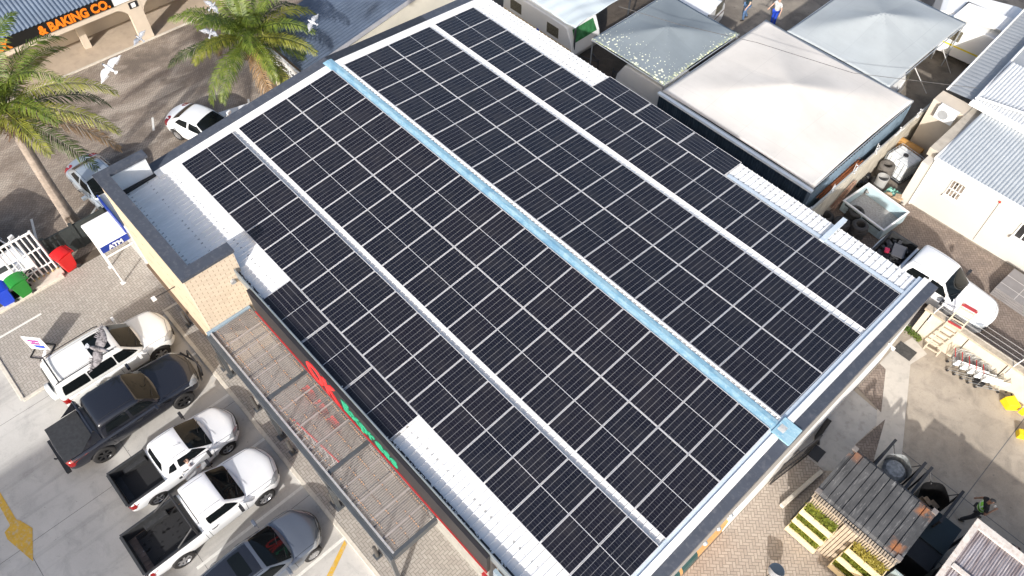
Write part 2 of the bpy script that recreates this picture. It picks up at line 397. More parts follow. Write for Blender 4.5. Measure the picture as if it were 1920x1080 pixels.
b = MB(); b.add([(22.60, -8.05, 2.9), (22.60, 8.95, 2.9), (22.60, 8.95, 4.6), (22.60, YR, 5.25), (22.60, -8.05, 4.6), (22.35, -8.05, 2.9), (22.35, 8.95, 2.9), (22.35, 8.95, 4.6), (22.35, YR, 5.25), (22.35, -8.05, 4.6)],
   [(0, 1, 2, 3, 4), (9, 8, 7, 6, 5), (0, 5, 6, 1), (1, 6, 7, 2), (2, 7, 8, 3), (3, 8, 9, 4), (4, 9, 5, 0)]); b.build('gable_wall', GREYW, store, W=True)
MB().box(22.36, 22.60, -.9, 8.95, 0, 2.9).build('lower_wall', WW, store, W=True)
MB().box(22.30, 22.42, -8.05, -.9, 1.0, 2.9).build('lower_wall', GREYW, store, W=True)
MB().box(22.30, 22.58, -8.05, -.9, 0, 1.0).build('ochre_base', OCH, store, W=True)
b = MB(); b.box(-.6, 22.36, -7.95, -7.75, 0, 4.6); b.box(-.6, 22.36, 8.7, 8.95, 0, 4.55); b.box(-.85, -.6, -7.9, 8.95, 0, 4.6); b.build('outer_wall', M('stone_grey', (.33, .32, .29), .85, 0, .15, 4, dirt=.4, bmp=.3), store, W=True)
# street side: gutter, fascia, red trim, shop front glass
b = MB(); b.box(5.9, 22.3, -8.16, -8.11, 4.55, 5.04); b.box(5.9, 22.3, -8.14, -8.02, 4.6, 4.66); b.build('gutter_parapet', M('gutter_grey', (.20, .23, .25), .5, .2, .1, 4), store, W=True, bevel=.008)
b = MB(); b.box(6.9, 19.0, -8.30, -8.18, 3.75, 4.98); b.build('fascia_board', M('fascia_dark', (.022, .020, .022), .5, 0, .1), store, W=True)
b = MB(); b.box(6.9, 19.0, -8.34, -8.30, 3.70, 3.75); b.box(18.9, 19.25, -8.44, -8.35, 0.1, 3.70); b.build('red_trim', M('red_trim', (.36, .03, .03), .45, 0, .05), store, W=True)
b = MB(); b.box(19.25, 22.3, -8.3, -8.2, 3.6, 4.55); b.box(19.3, 19.5, -8.34, -8.2, .1, 3.6); b.box(21.9, 22.3, -8.3, -8.0, .1, 4.5); b.build('steel_portal', M('portal_blue_grey', (.28, .36, .42), .45, .2, .1), store, W=True)
FR = M('sign_red', (.80, .03, .03), .5, 0, .03); FG = M('sign_green', (.02, .34, .18), .5, 0, .03)
rt = (PI/2, 0, 0)
text('OK', 1.38, FR, (10.25, -8.31, 3.87), rt, .015, store, 'lettering', .05, fit=1.8)
text('Express', .98, FG, (12.2, -8.31, 4.05), rt, .015, store, 'lettering', .022, fit=2.75)
b = MB()
for x0 in (6.3, 8.4, 10.5, 13.8): b.box(x0, x0+1.8, -7.99, -7.96, .35, 2.6)
b.build('shop_front_glass', M('shop_glass', (.03, .04, .045), .08, 0, .1), store, W=True)
b = MB(); b.box(17.15, 17.75, -8.0, -7.955, 1.75, 2.0); b.build('letter_slot_sign', M('cream_sign', (.7, .66, .55), .5), store, W=True, bevel=.004)
b = MB(); b.add([(16.55, -8.0, 2.1), (16.95, -8.0, 2.35), (16.75, -8.0, 3.0)], [(0, 1, 2)]); o = b.build('warning_triangle', FR, store, W=True)
b = MB(); b.add([(16.64, -8.006, 2.2), (16.87, -8.006, 2.36), (16.76, -8.006, 2.78)], [(0, 1, 2)]); b.build('triangle_face', WHITE, store, W=True)
b = MB(); random.seed(3)
for k in range(230):
    x = random.uniform(6.0, 22.0); y = random.uniform(-8.09, -8.0); b.box(x, x+random.uniform(.015, .06), y, y+random.uniform(.02, .05), 4.72, random.uniform(4.78, 4.86))
b.build('gutter_debris', WHITE, store, W=True)['kind'] = 'stuff'
MB().box(5.9, 22.3, -8.11, -8.0, 4.66, 4.775).build('gutter_well', BLACK, store, W=True)
# right wall fittings
for y in (-1.5, -2.1, -2.75): MB().tube([(22.40, y, 2.8), (22.56, y, 2.8), (22.62, y, 2.74)], .09, 10).build('vent_cowl', GALV, store, W=True, smooth=True)
b = MB()
for y in (-3.0, -3.75): b.box(22.42, 22.46, y+.82, y+1.32, 1.7, 2.6)
b.build('side_window', BLACK, store, W=True)
b = MB()
for k in range(5):
    y = -7.1+k*.82; b.grid(lambda u, v, y=y: (22.42+.30*math.sin(u*PI/2), y+.70*v, 2.8-.5*u*u), 5, 1)
b.build('awning', M('awning_teal', (.03, .075, .075), .4, 0, .15), store, W=True)
b = MB(); b.tube([(22.62, 6.9, 3.6), (22.82, 6.9, 3.55)], .035); b.obox((22.84, 6.9, 3.52), (.1, .1, .08)); b.build('wall_camera', WHITE, store, W=True)
b = MB(); b.box(18.68, 18.86, 7.85, 9.35, 4.79, 4.93); b.add([(18.68, 7.85, 4.94), (18.86, 7.85, 4.94), (18.86, 9.35, 4.82), (18.68, 9.35, 4.82)], [(0, 1, 2, 3)]); b.build('cable_tray', FLASHB, store, W=True)
slopebar(8.2, 22.1, .06, .085, 7.93, 8.02)
MB().add([(14.5, 7.92, 4.86), (21.95, 7.92, 4.86), (21.95, 8.1, 4.85), (14.5, 8.1, 4.85)], [(0, 1, 2, 3)]).build('panel_edge_flashing', FLASHB, store, W=True)

# annex with the tall brick parapet
def brickmat():
    m, nt, b = newmat('tan_brick'); v = coords(nt); X, Y, Z = xyz(nt, v); U = X*1.0 + Y
    row = (Z/.115).floor(); u = U/.32 + row.mod(2.0)*.5; fu, fz = u.fract(), (Z/.115).fract()
    w_ = nt.nodes.new('ShaderNodeTexWhiteNoise'); nt.links.new(comb(nt, u.floor(), row, 0.0), w_.inputs[0])
    c = mix(nt, N(nt, w_.outputs[0]), (.52, .435, .335), (.60, .505, .395)); n = noise(nt, v, 1.3, 5)
    c = mix(nt, ramp(nt, n, .45, .7, 0, .5), c, (.60, .51, .39))
    c = mix(nt, fz.lt(.10)*.4, c, (.38, .29, .2)); c = mix(nt, fu.lt(.07)*fz.gt(.1)*.75, c, (.22, .16, .11))
    nt.links.new(c, b.inputs['Base Color']); b.inputs['Roughness'].default_value = .8; return m
BR = brickmat()
b = MB(); b.box(5.55, 5.86, -9.76, -7.93, 0, 5.78); b.build('brick_return_wall', BR, store, W=True)
FAC = M('facade_plaster', (.52, .42, .30), .8, 0, .04, 1.5, dirt=.25, dirtcol=(.5, .38, .25), streak=(1, 1, .3))
b = MB(); b.box(-.47, 5.55, -9.76, -9.45, 0, 5.78); b.build('facade_wall', FAC, store, W=True)
WI = M('parapet_inner_white', (.74, .76, .78), .6, 0, .05, 2, dirt=.2, dirtcol=(.5, .52, .55))
b = MB(); b.box(-.47, 5.55, -9.45, -9.38, 4.3, 5.77); b.box(-.40, -.33, -9.38, -7.95, 4.3, 5.77); b.build('parapet_inner_face', WI, store, W=True)
b = MB(); b.box(-.47, -.40, -9.45, -7.95, 0, 5.78); b.build('annex_side_wall', FAC, store, W=True)
b = MB()
b.add([(x, y, z) for z in (5.78, 5.90) for x, y in ((-.52, -9.82), (5.92, -9.82), (5.92, -7.88), (5.46, -7.88), (5.46, -9.34), (-.12, -9.34), (-.12, -7.88), (-.52, -7.88))],
      [tuple(range(8))[::-1], tuple(range(8, 16))] + [(i, (i+1) % 8, 8+(i+1) % 8, 8+i) for i in range(8)])
b.build('annex_coping', COPE, store, W=True)
b = MB(); random.seed(5)
for z0 in (2.1, 3.6):
    x = -.2
    while x < 5.3:
        L_ = random.uniform(.1, .5); b.add([(x, -9.766, z0), (x+L_, -9.766, z0+.02), (x+L_, -9.766, z0+.05+random.random()*.03), (x, -9.766, z0+.035)], [(0, 1, 2, 3)]); x += L_+random.uniform(.02, .5)
b.build('facade_cracks', M('crack_dark', (.12, .09, .06), .9), store, W=True)
b = MB(); b.box(-.47, 4.0, -9.86, -9.76, .55, .7); b.box(-.47, 4.0, -9.80, -9.76, 0, .5); b.build('dark_plinth', M('plinth_brown', (.12, .085, .06), .8), store, W=True)
b = MB(); b.box(-.3, 5.5, -9.38, -9.30, 4.60, 4.67); b.box(-.33, -.22, -9.3, -7.9, 4.60, 4.80); b.build('annex_gutter', BLACK, store, W=True)
b = MB(); b.tube([(5.6, -8.3, 4.55), (5.95, -8.35, 4.5)], .1); b.build('downpipe_outlet', GALV, store, W=True, smooth=True)
fl = thing('wall_floodlight', 'small white floodlight on a thin black arm fixed to the tan facade', 'floodlight', (3.3, -9.78, 2.9))
MB().tube([(3.3, -9.76, 2.9), (3.3, -10.55, 2.95)], .02, 6).build('arm', BLACK, fl, W=True)
MB().obox((3.3, -10.6, 2.93), (.2, .15, .07), 0).build('lamp_head', PAINTW, fl, W=True, bevel=.01)

# ------------------------------------------------------------------ solar panels
def cellmat():
    m, nt, b = newmat('solar_cells'); U = xyz(nt, coords(nt, 'UV')); x, y = U[0], U[1]
    fx = (x*6.0).fract(); fy = (y*24.0).fract()
    l1 = fx.lt(.035).mx(fx.gt(.965)); l2 = fy.lt(.045).mx(fy.gt(.955))
    mid = (y - .5).abs().lt(.0042); edge = x.lt(.004).mx(x.gt(.996)).mx(y.lt(.003)).mx(y.gt(.997))
    wn_ = nt.nodes.new('ShaderNodeTexWhiteNoise'); oi = nt.nodes.new('ShaderNodeObjectInfo')
    nt.links.new(comb(nt, (x*6.0).floor(), (y*24.0).floor(), N(nt, oi.outputs['Random'])), wn_.inputs[0])
    rnd = N(nt, wn_.outputs[0]); c = mix(nt, rnd, (.0055, .006, .011), (.009, .0095, .016))
    c = mix(nt, N(nt, oi.outputs['Random'])*.4, c, (.012, .009, .013))
    c = mix(nt, l2*.075, c, (.5, .5, .5)); c = mix(nt, l1*.25, c, (.62, .62, .62)); c = mix(nt, mid.mx(edge)*.8, c, (.6, .61, .63))
    ov = nt.nodes.new('ShaderNodeVectorMath'); ov.operation = 'ADD'; nt.links.new(comb(nt, x*1.13, y*2.28, 0.0), ov.inputs[0]); nt.links.new(comb(nt, N(nt, oi.outputs['Random'])*97.0, N(nt, oi.outputs['Random'])*531.0, 0.0), ov.inputs[1])
    dust = noise(nt, ov.outputs[0], 1.3, 6, .6); c = mix(nt, ramp(nt, dust, .5, .8, 0, .035), c, (.30, .27, .24)); drop = noise(nt, ov.outputs[0], 7, 2, .5); c = mix(nt, ramp(nt, drop, .80, .82, 0, .7), c, (.55, .55, .52))
    dr = ramp(nt, dust, .4, .7, .24, .36)
    nt.links.new(dr.s, b.inputs['Roughness']); nt.links.new(c, b.inputs['Base Color']); b.inputs['Specular IOR Level'].default_value = .42
    return m
CELL = cellmat(); ALU = M('panel_frame_aluminium', (.54, .54, .555), .45, .1, .04)
PW_, PL_ = 1.134, 2.279
fb = MB()
for x0, x1, y0, y1 in ((0, PW_, 0, .014), (0, PW_, PL_-.014, PL_), (0, .014, .014, PL_-.014), (PW_-.014, PW_, .014, PL_-.014)): fb.box(x0, x1, y0, y1, -.035, 0)
FRM = fb.build('frame', ALU).data
gb = MB(); gb.add([(.014, .014, -.004), (PW_-.014, .014, -.004), (PW_-.014, PL_-.014, -.004), (.014, PL_-.014, -.004)], [(0, 1, 2, 3)]); gb.uv = [(0, 0), (1, 0), (1, 1), (0, 1)]
GLS = gb.build('glass', CELL).data
for o in [o for o in COL.objects if o.data in (FRM, GLS) and o.data is not None]: bpy.data.objects.remove(o)
ORD = ['first', 'second', 'third', 'fourth', 'fifth', 'sixth', 'seventh', 'eighth', 'ninth', 'tenth', 'eleventh', 'twelfth', 'thirteenth', 'fourteenth', 'fifteenth', 'sixteenth', 'seventeenth', 'eighteenth', 'nineteenth']
def panel(loc, rot, label):
    t = thing('solar_panel', label, 'solar panel', loc, 0, 'solar panels on the store roof'); t.rotation_euler = rot
    for n_, me in (('frame', FRM), ('glass', GLS)):
        o = bpy.data.objects.new(n_, me); COL.objects.link(o); o.parent = t
L_ = 2.2836
for side, e, wk, xo, nm in ((-1, -.16135, .261, .0388, 'car park side'), (1, .751, .2737, 0, 'caravan yard side')):
    starts = (e, e+L_+.01, e+2*L_+.02+wk)
    for ci, (d0, cn) in enumerate(zip(starts, ('column against the blue ridge', 'middle column', 'outermost full column'))):
        for r in range(19):
            x = r*1.154 + xo + .01
            lab = f'{ORD[r]} panel from the far gable, {cn}, {nm}'
            if side > 0: panel((x, d0*math.cos(SLOPE), 5.5 - d0*math.sin(SLOPE)), (-SLOPE, 0, 0), lab)
            else: panel((x, -(d0+PL_)*math.cos(SLOPE), 5.5-(d0+PL_)*math.sin(SLOPE)), (SLOPE, 0, 0), lab)
    d = starts[2] + L_ + .01
    for k in range(3):
        x = 7.50 + k*2.32
        lab = f'{ORD[k]} of three crosswise panels on the {nm} eave, from the far gable'
        if side < 0: m_ = Matrix.Translation((x+PL_, -(d+PW_)*math.cos(SLOPE), 5.5-(d+PW_)*math.sin(SLOPE))) @ Matrix.Rotation(SLOPE, 4, 'X') @ Matrix.Rotation(PI/2, 4, 'Z')
        else: m_ = Matrix.Translation((x+PL_, d*math.cos(SLOPE), 5.5-d*math.sin(SLOPE))) @ Matrix.Rotation(-SLOPE, 4, 'X') @ Matrix.Rotation(PI/2, 4, 'Z')
        panel(m_.to_translation(), m_.to_euler(), lab)

# ------------------------------------------------------------------ entrance canopy
can = thing('entrance_canopy', 'steel framed canopy of clear ribbed sheeting over the shop entrance', 'canopy', (11.2, -9, 0))
def polymat():
    m, nt, b = newmat('clear_polycarbonate'); v = coords(nt); X, Y, Z = xyz(nt, v)
    tr = nt.nodes.new('ShaderNodeBsdfTransparent'); mx = nt.nodes.new('ShaderNodeMixShader')
    tr.inputs[0].default_value = (.66, .65, .67, 1)
    n = noise(nt, stretch(nt, v, (1, 3, 1)), .9, 5); rib = ((X/.076).fract() - .5).abs().lt(.14)
    fac = ramp(nt, n, .35, .75, .38, .68) + rib*.12
    b.inputs['Base Color'].default_value = (.25, .232, .222, 1); b.inputs['Roughness'].default_value = .3
    out = [q for q in nt.nodes if q.type == 'OUTPUT_MATERIAL'][0]
    nt.links.new(fac.s, mx.inputs[0]); nt.links.new(tr.outputs[0], mx.inputs[1]); nt.links.new(b.outputs[0], mx.inputs[2]); nt.links.new(mx.outputs[0], out.inputs[0])
    return m
POLY = polymat(); DK = M('canopy_steel', (.10, .11, .12), .4, .4, .15)
for x0, x1 in ((5.95, 9.45), (9.62, 13.0), (13.17, 16.45)):
    MB().grid(lambda u, v, x0=x0, x1=x1: (x0+(x1-x0)*u, -9.86+1.66*v, 2.80+.06*v+.009*math.sin(u*(x1-x0)/.076*2*PI)), int((x1-x0)/.019), 1).build('roof_sheet', POLY, can, W=True)
b = MB(); b.box(5.88, 16.6, -10.02, -9.9, 2.62, 2.78); b.box(5.88, 16.6, -9.9, -9.86, 2.74, 2.82)
for x in (9.46, 13.01): b.box(x, x+.15, -9.9, -8.22, 2.72, 2.83)
b.box(16.47, 16.6, -9.9, -8.22, 2.55, 2.86); b.box(5.88, 16.5, -8.22, -8.15, 2.7, 2.84); b.build('frame', DK, can, W=True, bevel=.008)
MB().box(5.87, 5.97, -9.95, -8.2, 2.78, 2.92).build('wall_flashing', M('flash_blue', (.25, .34, .42), .5, .2, .1), can, W=True, bevel=.01)
LB = M('canopy_gutter', (.5, .49, .49), .45, .4, .15, 8)
MB().box(5.95, 16.5, -9.86, -9.80, 2.83, 2.88).build('front_gutter', LB, can, W=True)
b = MB()
for x in (7.1, 8.3, 10.8, 12.0, 14.3, 15.4): b.box(x, x+.05, -9.84, -8.25, 2.68, 2.74)
b.build('rafter', LB, can, W=True)
for x in (6.75, 7.35, 7.95, 8.55, 10.2, 11.1, 12.0, 13.8, 14.5, 15.2, 15.9): MB().add([(x, -9.84, 2.818), (x+.06, -9.84, 2.818), (x+.06, -8.22, 2.877), (x, -8.22, 2.877)], [(0, 1, 2, 3)]).build('lap_strip', M('lap_grey', (.30, .27, .26), .5), can, W=True)
b = MB(); WS = M('orange_washers', (.55, .30, .16), .7, 0, .2); random.seed(11)
for yy, dn in ((-9.62, .6), (-9.2, .4), (-8.78, .65), (-8.3, .8)):
    x = 6.05
    while x < 16.4:
        if random.random() < dn and not (9.43 < x < 9.65 or 12.98 < x < 13.2): b.box(x, x+.05, yy-.009+random.uniform(-.005, .005), yy+.009, 2.825+.06*(yy+9.86)/1.66, 2.838+.06*(yy+9.86)/1.66)
        x += .105
b.build('roof_washers', WS, can, W=True)['kind'] = 'stuff'
b = MB()
for yy in (-9.62, -9.2, -8.78, -8.3): b.box(6, 16.4, yy-.012, yy+.012, 2.66, 2.74)
b.build('purlin', M('timber_purlin', (.42, .26, .17), .7, 0, .15), can, W=True)
for x in (6.05, 9.54, 13.09, 16.5):
    b = MB(); b.box(x-.06, x+.06, -10.02, -9.9, .12, 2.62); b.box(x-.14, x+.14, -10.1, -9.82, .12, .14); b.build('post', DK, can, W=True)
b = MB()
for x0, x1 in ((6.05, 9.54), (9.54, 13.09), (13.09, 16.5)):
    b.tube([(x0, -9.98, 2.0), (x0+.9, -9.98, 2.6)], .035, 6); b.tube([(x1, -9.98, 2.0), (x1-.9, -9.98, 2.6)], .035, 6)
b.build('brace', DK, can, W=True)
for i, x in enumerate((2.94, 5.62, 7.99, 10.33, 12.87, 15.33)):
    where = ('in front of the white off road car', 'nearest the corner of the brick parapet', 'in front of the charcoal pickup', 'in front of the pickup with the driver', 'between the long bed pickup and the grey hatchback', 'beside the yellow line')[i]
    t = thing('bollard', 'short dark steel bollard at the kerb ' + where, 'bollard', (x, -10.0, .12), 0, 'bollards along the entrance kerb')
    MB().tube([(0, 0, 0), (0, 0, .92), (0, 0, .98)], [.065, .065, .045], 12).build('pipe', M('bollard_steel', (.12, .115, .11), .5, .5, .3, 8), t, smooth=True)
    MB().obox((0, 0, .015), (.24, .24, .03)).build('base_plate', DK, t)
tr = thing('trolley_rail', 'red topped trolley bay with white hoops under the clear canopy', 'trolley bay', (11, -9.3, .12))
MB().tube([(9.75, -9.35, 1.0), (12.2, -9.1, 1.0)], .035).build('top_rail', RED, tr, W=True)
b = MB()
for k in range(7):
    x = 9.9+k*.36; y = -9.33+k*.035; b.tube([(x, y, .12), (x, y, .98), (x+.02, y-.45, .98), (x+.02, y-.45, .12)], .02, 6)
b.build('hoop', PAINTW, tr, W=True)
for i, (x, y, lab) in enumerate(((8.95, -8.3, 'stack of red shopping baskets at the shop door end under the canopy'), (9.75, -8.32, 'middle stack of red shopping baskets against the shop window'), (10.6, -8.35, 'stack of red shopping baskets closest to the trolley bay'))):
    t = thing('basket_stack', lab, 'shopping baskets', (x, y, .12), 0, 'red basket stacks')
    b = MB()
    for k in range(6): b.add([(sx_*(.19+.03*(q > 3)), sy*(.13+.025*(q > 3)), .1*k+(.09 if q > 3 else 0)) for q in range(8) for sx_, sy in (((-1, -1), (1, -1), (1, 1), (-1, 1))[q % 4],)], [(0, 1, 5, 4), (1, 2, 6, 5), (2, 3, 7, 6), (3, 0, 4, 7), (3, 2, 1, 0)])
    b.build('baskets', RED, t); 
    b = MB(); b.tube([(-.2, 0, .6), (-.14, 0, .72), (.14, 0, .72), (.2, 0, .6)], .012, 6); b.build('handle', BLACK, t)
# ------------------------------------------------------------------ vehicles (local frame: x to the right, y forward, z up)
GLASS = M('car_glass', (.006, .008, .009), .03, 0, .1, spec=.26); CHROME = M('chrome', (.62, .62, .63), .22, .9, .05); RIM = M('wheel_alloy', (.42, .42, .43), .35, .7, .1)
TRIM = M('black_trim', (.02, .02, .022), .55, 0, .1); LENS = M('headlight_lens', (.34, .36, .38), .08, .2, .2, 20, coat=1); TAIL = M('tail_light', (.22, .006, .006), .15, 0, .1, coat=1)
SEAMM = M('panel_gap', (.012, .012, .013), .8); PLATE = M('number_plate', (.6, .6, .56), .5); LINER = M('bed_liner', (.028, .029, .031), .6, 0, .3, 9, bmp=.3)
def paint(name, col, metal=0.0, rough=.22): return M(name, col, rough, metal, .03, 2, coat=.7, dirt=.12, dirtcol=tuple(c*.75 for c in col))
def loft(rings, mat, name, parent, sub=2):
    """rings: list of lists of (x,y,z) for the right half from bottom centre to top centre"""
    full = []
    for r in rings: full.append(r + [(-x, y, z) for x, y, z in r[-2:0:-1]])
    k = len(full[0]); vs = [p for r in full for p in r]; fs = []
    for i in range(len(full)-1):
        for j in range(k): fs.append((i*k+j, i*k+(j+1) % k, (i+1)*k+(j+1) % k, (i+1)*k+j))
    fs += [tuple(range(k))[::-1], tuple(range((len(full)-1)*k, len(full)*k))]
    me = bpy.data.meshes.new(name); me.from_pydata(vs, [], fs); me.update(); me.materials.append(mat)
    import bmesh
    bm_ = bmesh.new(); bm_.from_mesh(me); bmesh.ops.recalc_face_normals(bm_, faces=bm_.faces); bm_.to_mesh(me); bm_.free()
    o = bpy.data.objects.new(name, me); COL.objects.link(o); o.parent = parent
    m = o.modifiers.new('s', 'SUBSURF'); m.levels = m.render_levels = sub
    return o
def bvh_of(o):
    dg = bpy.context.evaluated_depsgraph_get(); dg.update(); e = o.evaluated_get(dg); me = e.to_mesh()
    t = BVHTree.FromPolygons([v.co.copy() for v in me.vertices], [tuple(p.vertices) for p in me.polygons]); e.to_mesh_clear(); return t
def proj(bvhs, quad, axis, mb, n=8, rnd=.25, off=.006, sgn=1, m=None):
    """lay a rounded four sided patch on the bodywork; quad corners are 2-D in the plane across `axis`"""
    m = m or n; pts = {}; A, B, C_, D = [Vector(q) for q in quad]
    for i in range(n+1):
        for j in range(m+1):
            a, b_ = 2*i/n-1, 2*j/m-1
            a2, b2 = a*math.sqrt(max(0, 1-rnd*b_*b_*.5)), b_*math.sqrt(max(0, 1-rnd*a*a*.5)); s, t = (a2+1)/2, (b2+1)/2
            q = A*(1-s)*(1-t) + B*s*(1-t) + C_*s*t + D*(1-s)*t
            if axis == 'x': o_, d_ = Vector((sgn*3, q[0], q[1])), Vector((-sgn, 0, 0))
            elif axis == 'y': o_, d_ = Vector((q[0], sgn*6, q[1])), Vector((0, -sgn, 0))
            else: o_, d_ = Vector((q[0], q[1], 5)), Vector((0, 0, -1))
            best = None
            for bt in bvhs:
                h, nr, _, dist = bt.ray_cast(o_, d_)
                if h is not None and (best is None or dist < best[2]): best = (h, nr, dist)
            if best:
                nn = best[1] if best[1].dot(d_) < 0 else -best[1]; pts[i, j] = best[0] + nn*off
    base = len(mb.v); idx = {}
    for k, p in pts.items(): idx[k] = len(mb.v); mb.v.append(tuple(p))
    for i in range(n):
        for j in range(m):
            ks = [(i, j), (i+1, j), (i+1, j+1), (i, j+1)]
            if all(k in idx for k in ks):
                P4 = [Vector(mb.v[idx[k]]) for k in ks]
                if max((P4[a]-P4[a-1]).length for a in range(4)) < .55:
                    nr = (P4[1]-P4[0]).cross(P4[3]-P4[0]); f = tuple(idx[k] for k in ks)
                    d_ = {'x': Vector((sgn, 0, 0)), 'y': Vector((0, sgn, 0)), 'z': Vector((0, 0, 1))}[axis]
                    mb.f.append(f if nr.dot(d_) > 0 else f[::-1])
def strip(bvhs, pts, axis, mb, w=.012, sgn=1, off=.004):
    for p, q in zip(pts, pts[1:]):
        p, q = Vector(p), Vector(q); d = (q-p).normalized(); nrm = Vector((-d.y, d.x))*w/2; p -= d*w*.3; q += d*w*.3
        proj(bvhs, (p-nrm, q-nrm, q+nrm, p+nrm), axis, mb, max(2, int((q-p).length/.08)), 0, off, sgn, 1)
def wheel(parent, x, y, r, wd, side, rimmat, spokes=6):
    b = MB(); w2 = wd/2
    b.lathe([(r*.62, -w2*.9), (r*.82, -w2), (r*.95, -w2*.88), (r, -w2*.6), (r, w2*.6), (r*.95, w2*.88), (r*.82, w2), (r*.62, w2*.9)], (0, 0, 0), 28, 'x')
    t = b.build('wheel', RUB, parent, True); t.location = (x, y, r)
    b = MB(); s = side
    b.lathe([(r*.64, s*w2*.92), (r*.60, s*w2*.80), (r*.57, s*w2*.45)], (0, 0, 0), 24, 'x')
    n = spokes
    for k in range(n):
        a = 2*PI*k/n+.3; ca, sa = math.cos(a), math.sin(a)
        p0, p1 = Vector((s*w2*.62, r*.1*ca, r*.1*sa)), Vector((s*w2*.80, r*.6*ca, r*.6*sa)); b.beam(p0, p1, r*.17, .03, (1, 0, 0))
    b.tube([(s*w2*.5, 0, 0), (s*w2*.72, 0, 0)], r*.17, 10)
    b.build('rim', rimmat, t, True)
    b = MB(); b.tube([(s*w2*.2, 0, 0), (s*w2*.35, 0, 0)], r*.6, 20); b.build('hub_well', SEAMM, t)
def car(name, label, cat, S, loc, rotz, col, group=None):
    t = thing(name, label, cat, loc, rotz, group); hw = S['w']/2; L = S['L']; zb = S.get('zb', .24); r = S['r']; yf, yr = S['axles']; zs = S['belt']; F, Rr = L/2, -L/2
    hood = S['hood']; deck = S.get('deck', zs); nb, tb = S.get('nb', .3), S.get('tb', .1); crown = S.get('crown', .05)
    zn = S.get('nose', hood*.72); yws = S['ws'][0]; yrear = S['cab'][-1][0]
    def ring(y, wf, z0, z1, cr, bow):
        w = hw*wf
        R0 = [(0, z0), (.6, z0), (.88, z0+.02), (.965, z0+.12), (.995, z0+(z1-z0)*.42), (1.0, z0+(z1-z0)*.62), (.985, z1-cr-.12), (.955, z1-cr-.03), (.86, z1-cr*.55), (.5, z1-cr*.12), (0, z1)]
        return [(w*fx, y-bow*fx*fx*(1 if y > 0 else -1), z) for fx, z in R0]
    rs = [ring(Rr, .80, zb+.14, S.get('tailz', deck)-.10, crown+.04, tb), ring(Rr+.04, .92, zb+.08, S.get('tailz', deck)-.02, crown, tb), ring(Rr+.22, .97, zb+.02, S.get('tailz', deck), crown, tb*.7), ring(Rr+.55, .99, zb, deck, crown, tb*.2)]
    for k in range(1, 7):
        y = (Rr+.55)+(yws-Rr-.55)*k/7; zz = deck if (y < yrear) else zs; rs.append(ring(y, 1.0, zb, zz, crown, 0))
    rs += [ring(yws-.05, 1.0, zb, zs, crown, 0), ring(yws+.12, 1.0, zb, (zs+hood)/2+.01, crown, nb*.05)]
    hl = F-yws
    for f_, wf in ((.3, .995), (.55, .985), (.75, .965)): rs.append(ring(yws+hl*f_, wf, zb, hood-(hood-zn)*max(0, f_-.25)*.9, crown+.01, nb*f_*.8))
    rs += [ring(F-.16, .92, zb+.02, zn+.03, crown+.04, nb), ring(F-.04, .84, zb+.08, zn-.06, crown+.05, nb), ring(F, .74, zb+.16, zn-.16, crown+.05, nb)]
    body = loft(rs, col, 'body', t, 2)
    # wheel arches and the load bed are cut out of the body shell
    cuts = []
    for y in (yf, yr):
        for sg in (1, -1): c_ = MB(); c_.tube([(sg*(hw-.33), y, r+.02), (sg*(hw+.3), y, r+.02)], r*1.17, 24); cuts.append(c_)
    if 'bed' in S:
        y0, y1, bz = S['bed']; c_ = MB(); c_.box(-hw+.11, hw-.11, y0, y1, bz, 3); cuts.append(c_)
    for c_ in cuts:
        co = c_.build('cut', None, t); me_ = co.data
        import bmesh
        bm_ = bmesh.new(); bm_.from_mesh(me_); bmesh.ops.recalc_face_normals(bm_, faces=bm_.faces); bm_.to_mesh(me_); bm_.free()
        old = body.data
        if body.modifiers: eval_replace(body); old = body.data
        def vol(m): q = bmesh.new(); q.from_mesh(m); v_ = abs(q.calc_volume()); q.free(); return v_
        v0 = vol(old)
        for sv, us in (('EXACT', False), ('FAST', False), ('EXACT', True)):
            bo = body.modifiers.new('b', 'BOOLEAN'); bo.object = co; bo.operation = 'DIFFERENCE'; bo.solver = sv; bo.use_self = us
            eval_replace(body); v1 = vol(body.data); lim = .42 if c_ is cuts[-1] and 'bed' in S else .09
            if v0*(1-lim) < v1 < v0*.9995 and abs(max(v.co.y for v in body.data.vertices)-max(v.co.y for v in old.vertices)) < .01: break
            body.data = old
        bpy.data.objects.remove(co)
    shade(body.data, 40)
    # cabin shell
    cr = []
    for y, zt, wb, wr in S['cab']:
        zlow = zs-.10; cr.append([(0, y, zlow), (wb*hw*.9, y, zlow), (wb*hw, y, zlow+.04), ((wb*.97)*hw, y, min(zt, zs+.03)), ((wb*.35+wr*.65)*hw, y, zlow+(zt-zlow)*.78), (wr*hw, y, zt-.045), (wr*hw*.86, y, zt-.008), (wr*hw*.45, y, zt+.018), (0, y, zt+.026)])
    for k, c in enumerate(cr):
        bow = S.get('bows', [.14, .1, .05, .0, 0, 0, 0, 0, 0, 0])[k] if k < len(cr) else 0
        cr[k] = [(x, y-bow*(x/hw)**2*1.4, z) for x, y, z in c]
    cabin = loft(cr[::-1], col, 'cabin', t, 2); shade(cabin.data, 50)
    B, Cb = bvh_of(body), bvh_of(cabin); both = [B, Cb]
    g = MB(); y0, y1 = S['ws']; (wb, wr) = S.get('wsw', (.80, .66)); proj(both, ((-hw*wb, y0), (hw*wb, y0), (hw*wr, y1), (-hw*wr, y1)), 'z', g, 14, .12, .008); ws = g.build('windscreen', GLASS, t, True, ang=60)
    b = MB(); sy = y0+.03
    for x0 in (-.45, .1): b.tube([(x0, sy, S['belt']+.05), (x0+.28, sy-.12, S['belt']+.17), (x0+.55, sy-.2, S['belt']+.23)], .009, 5)
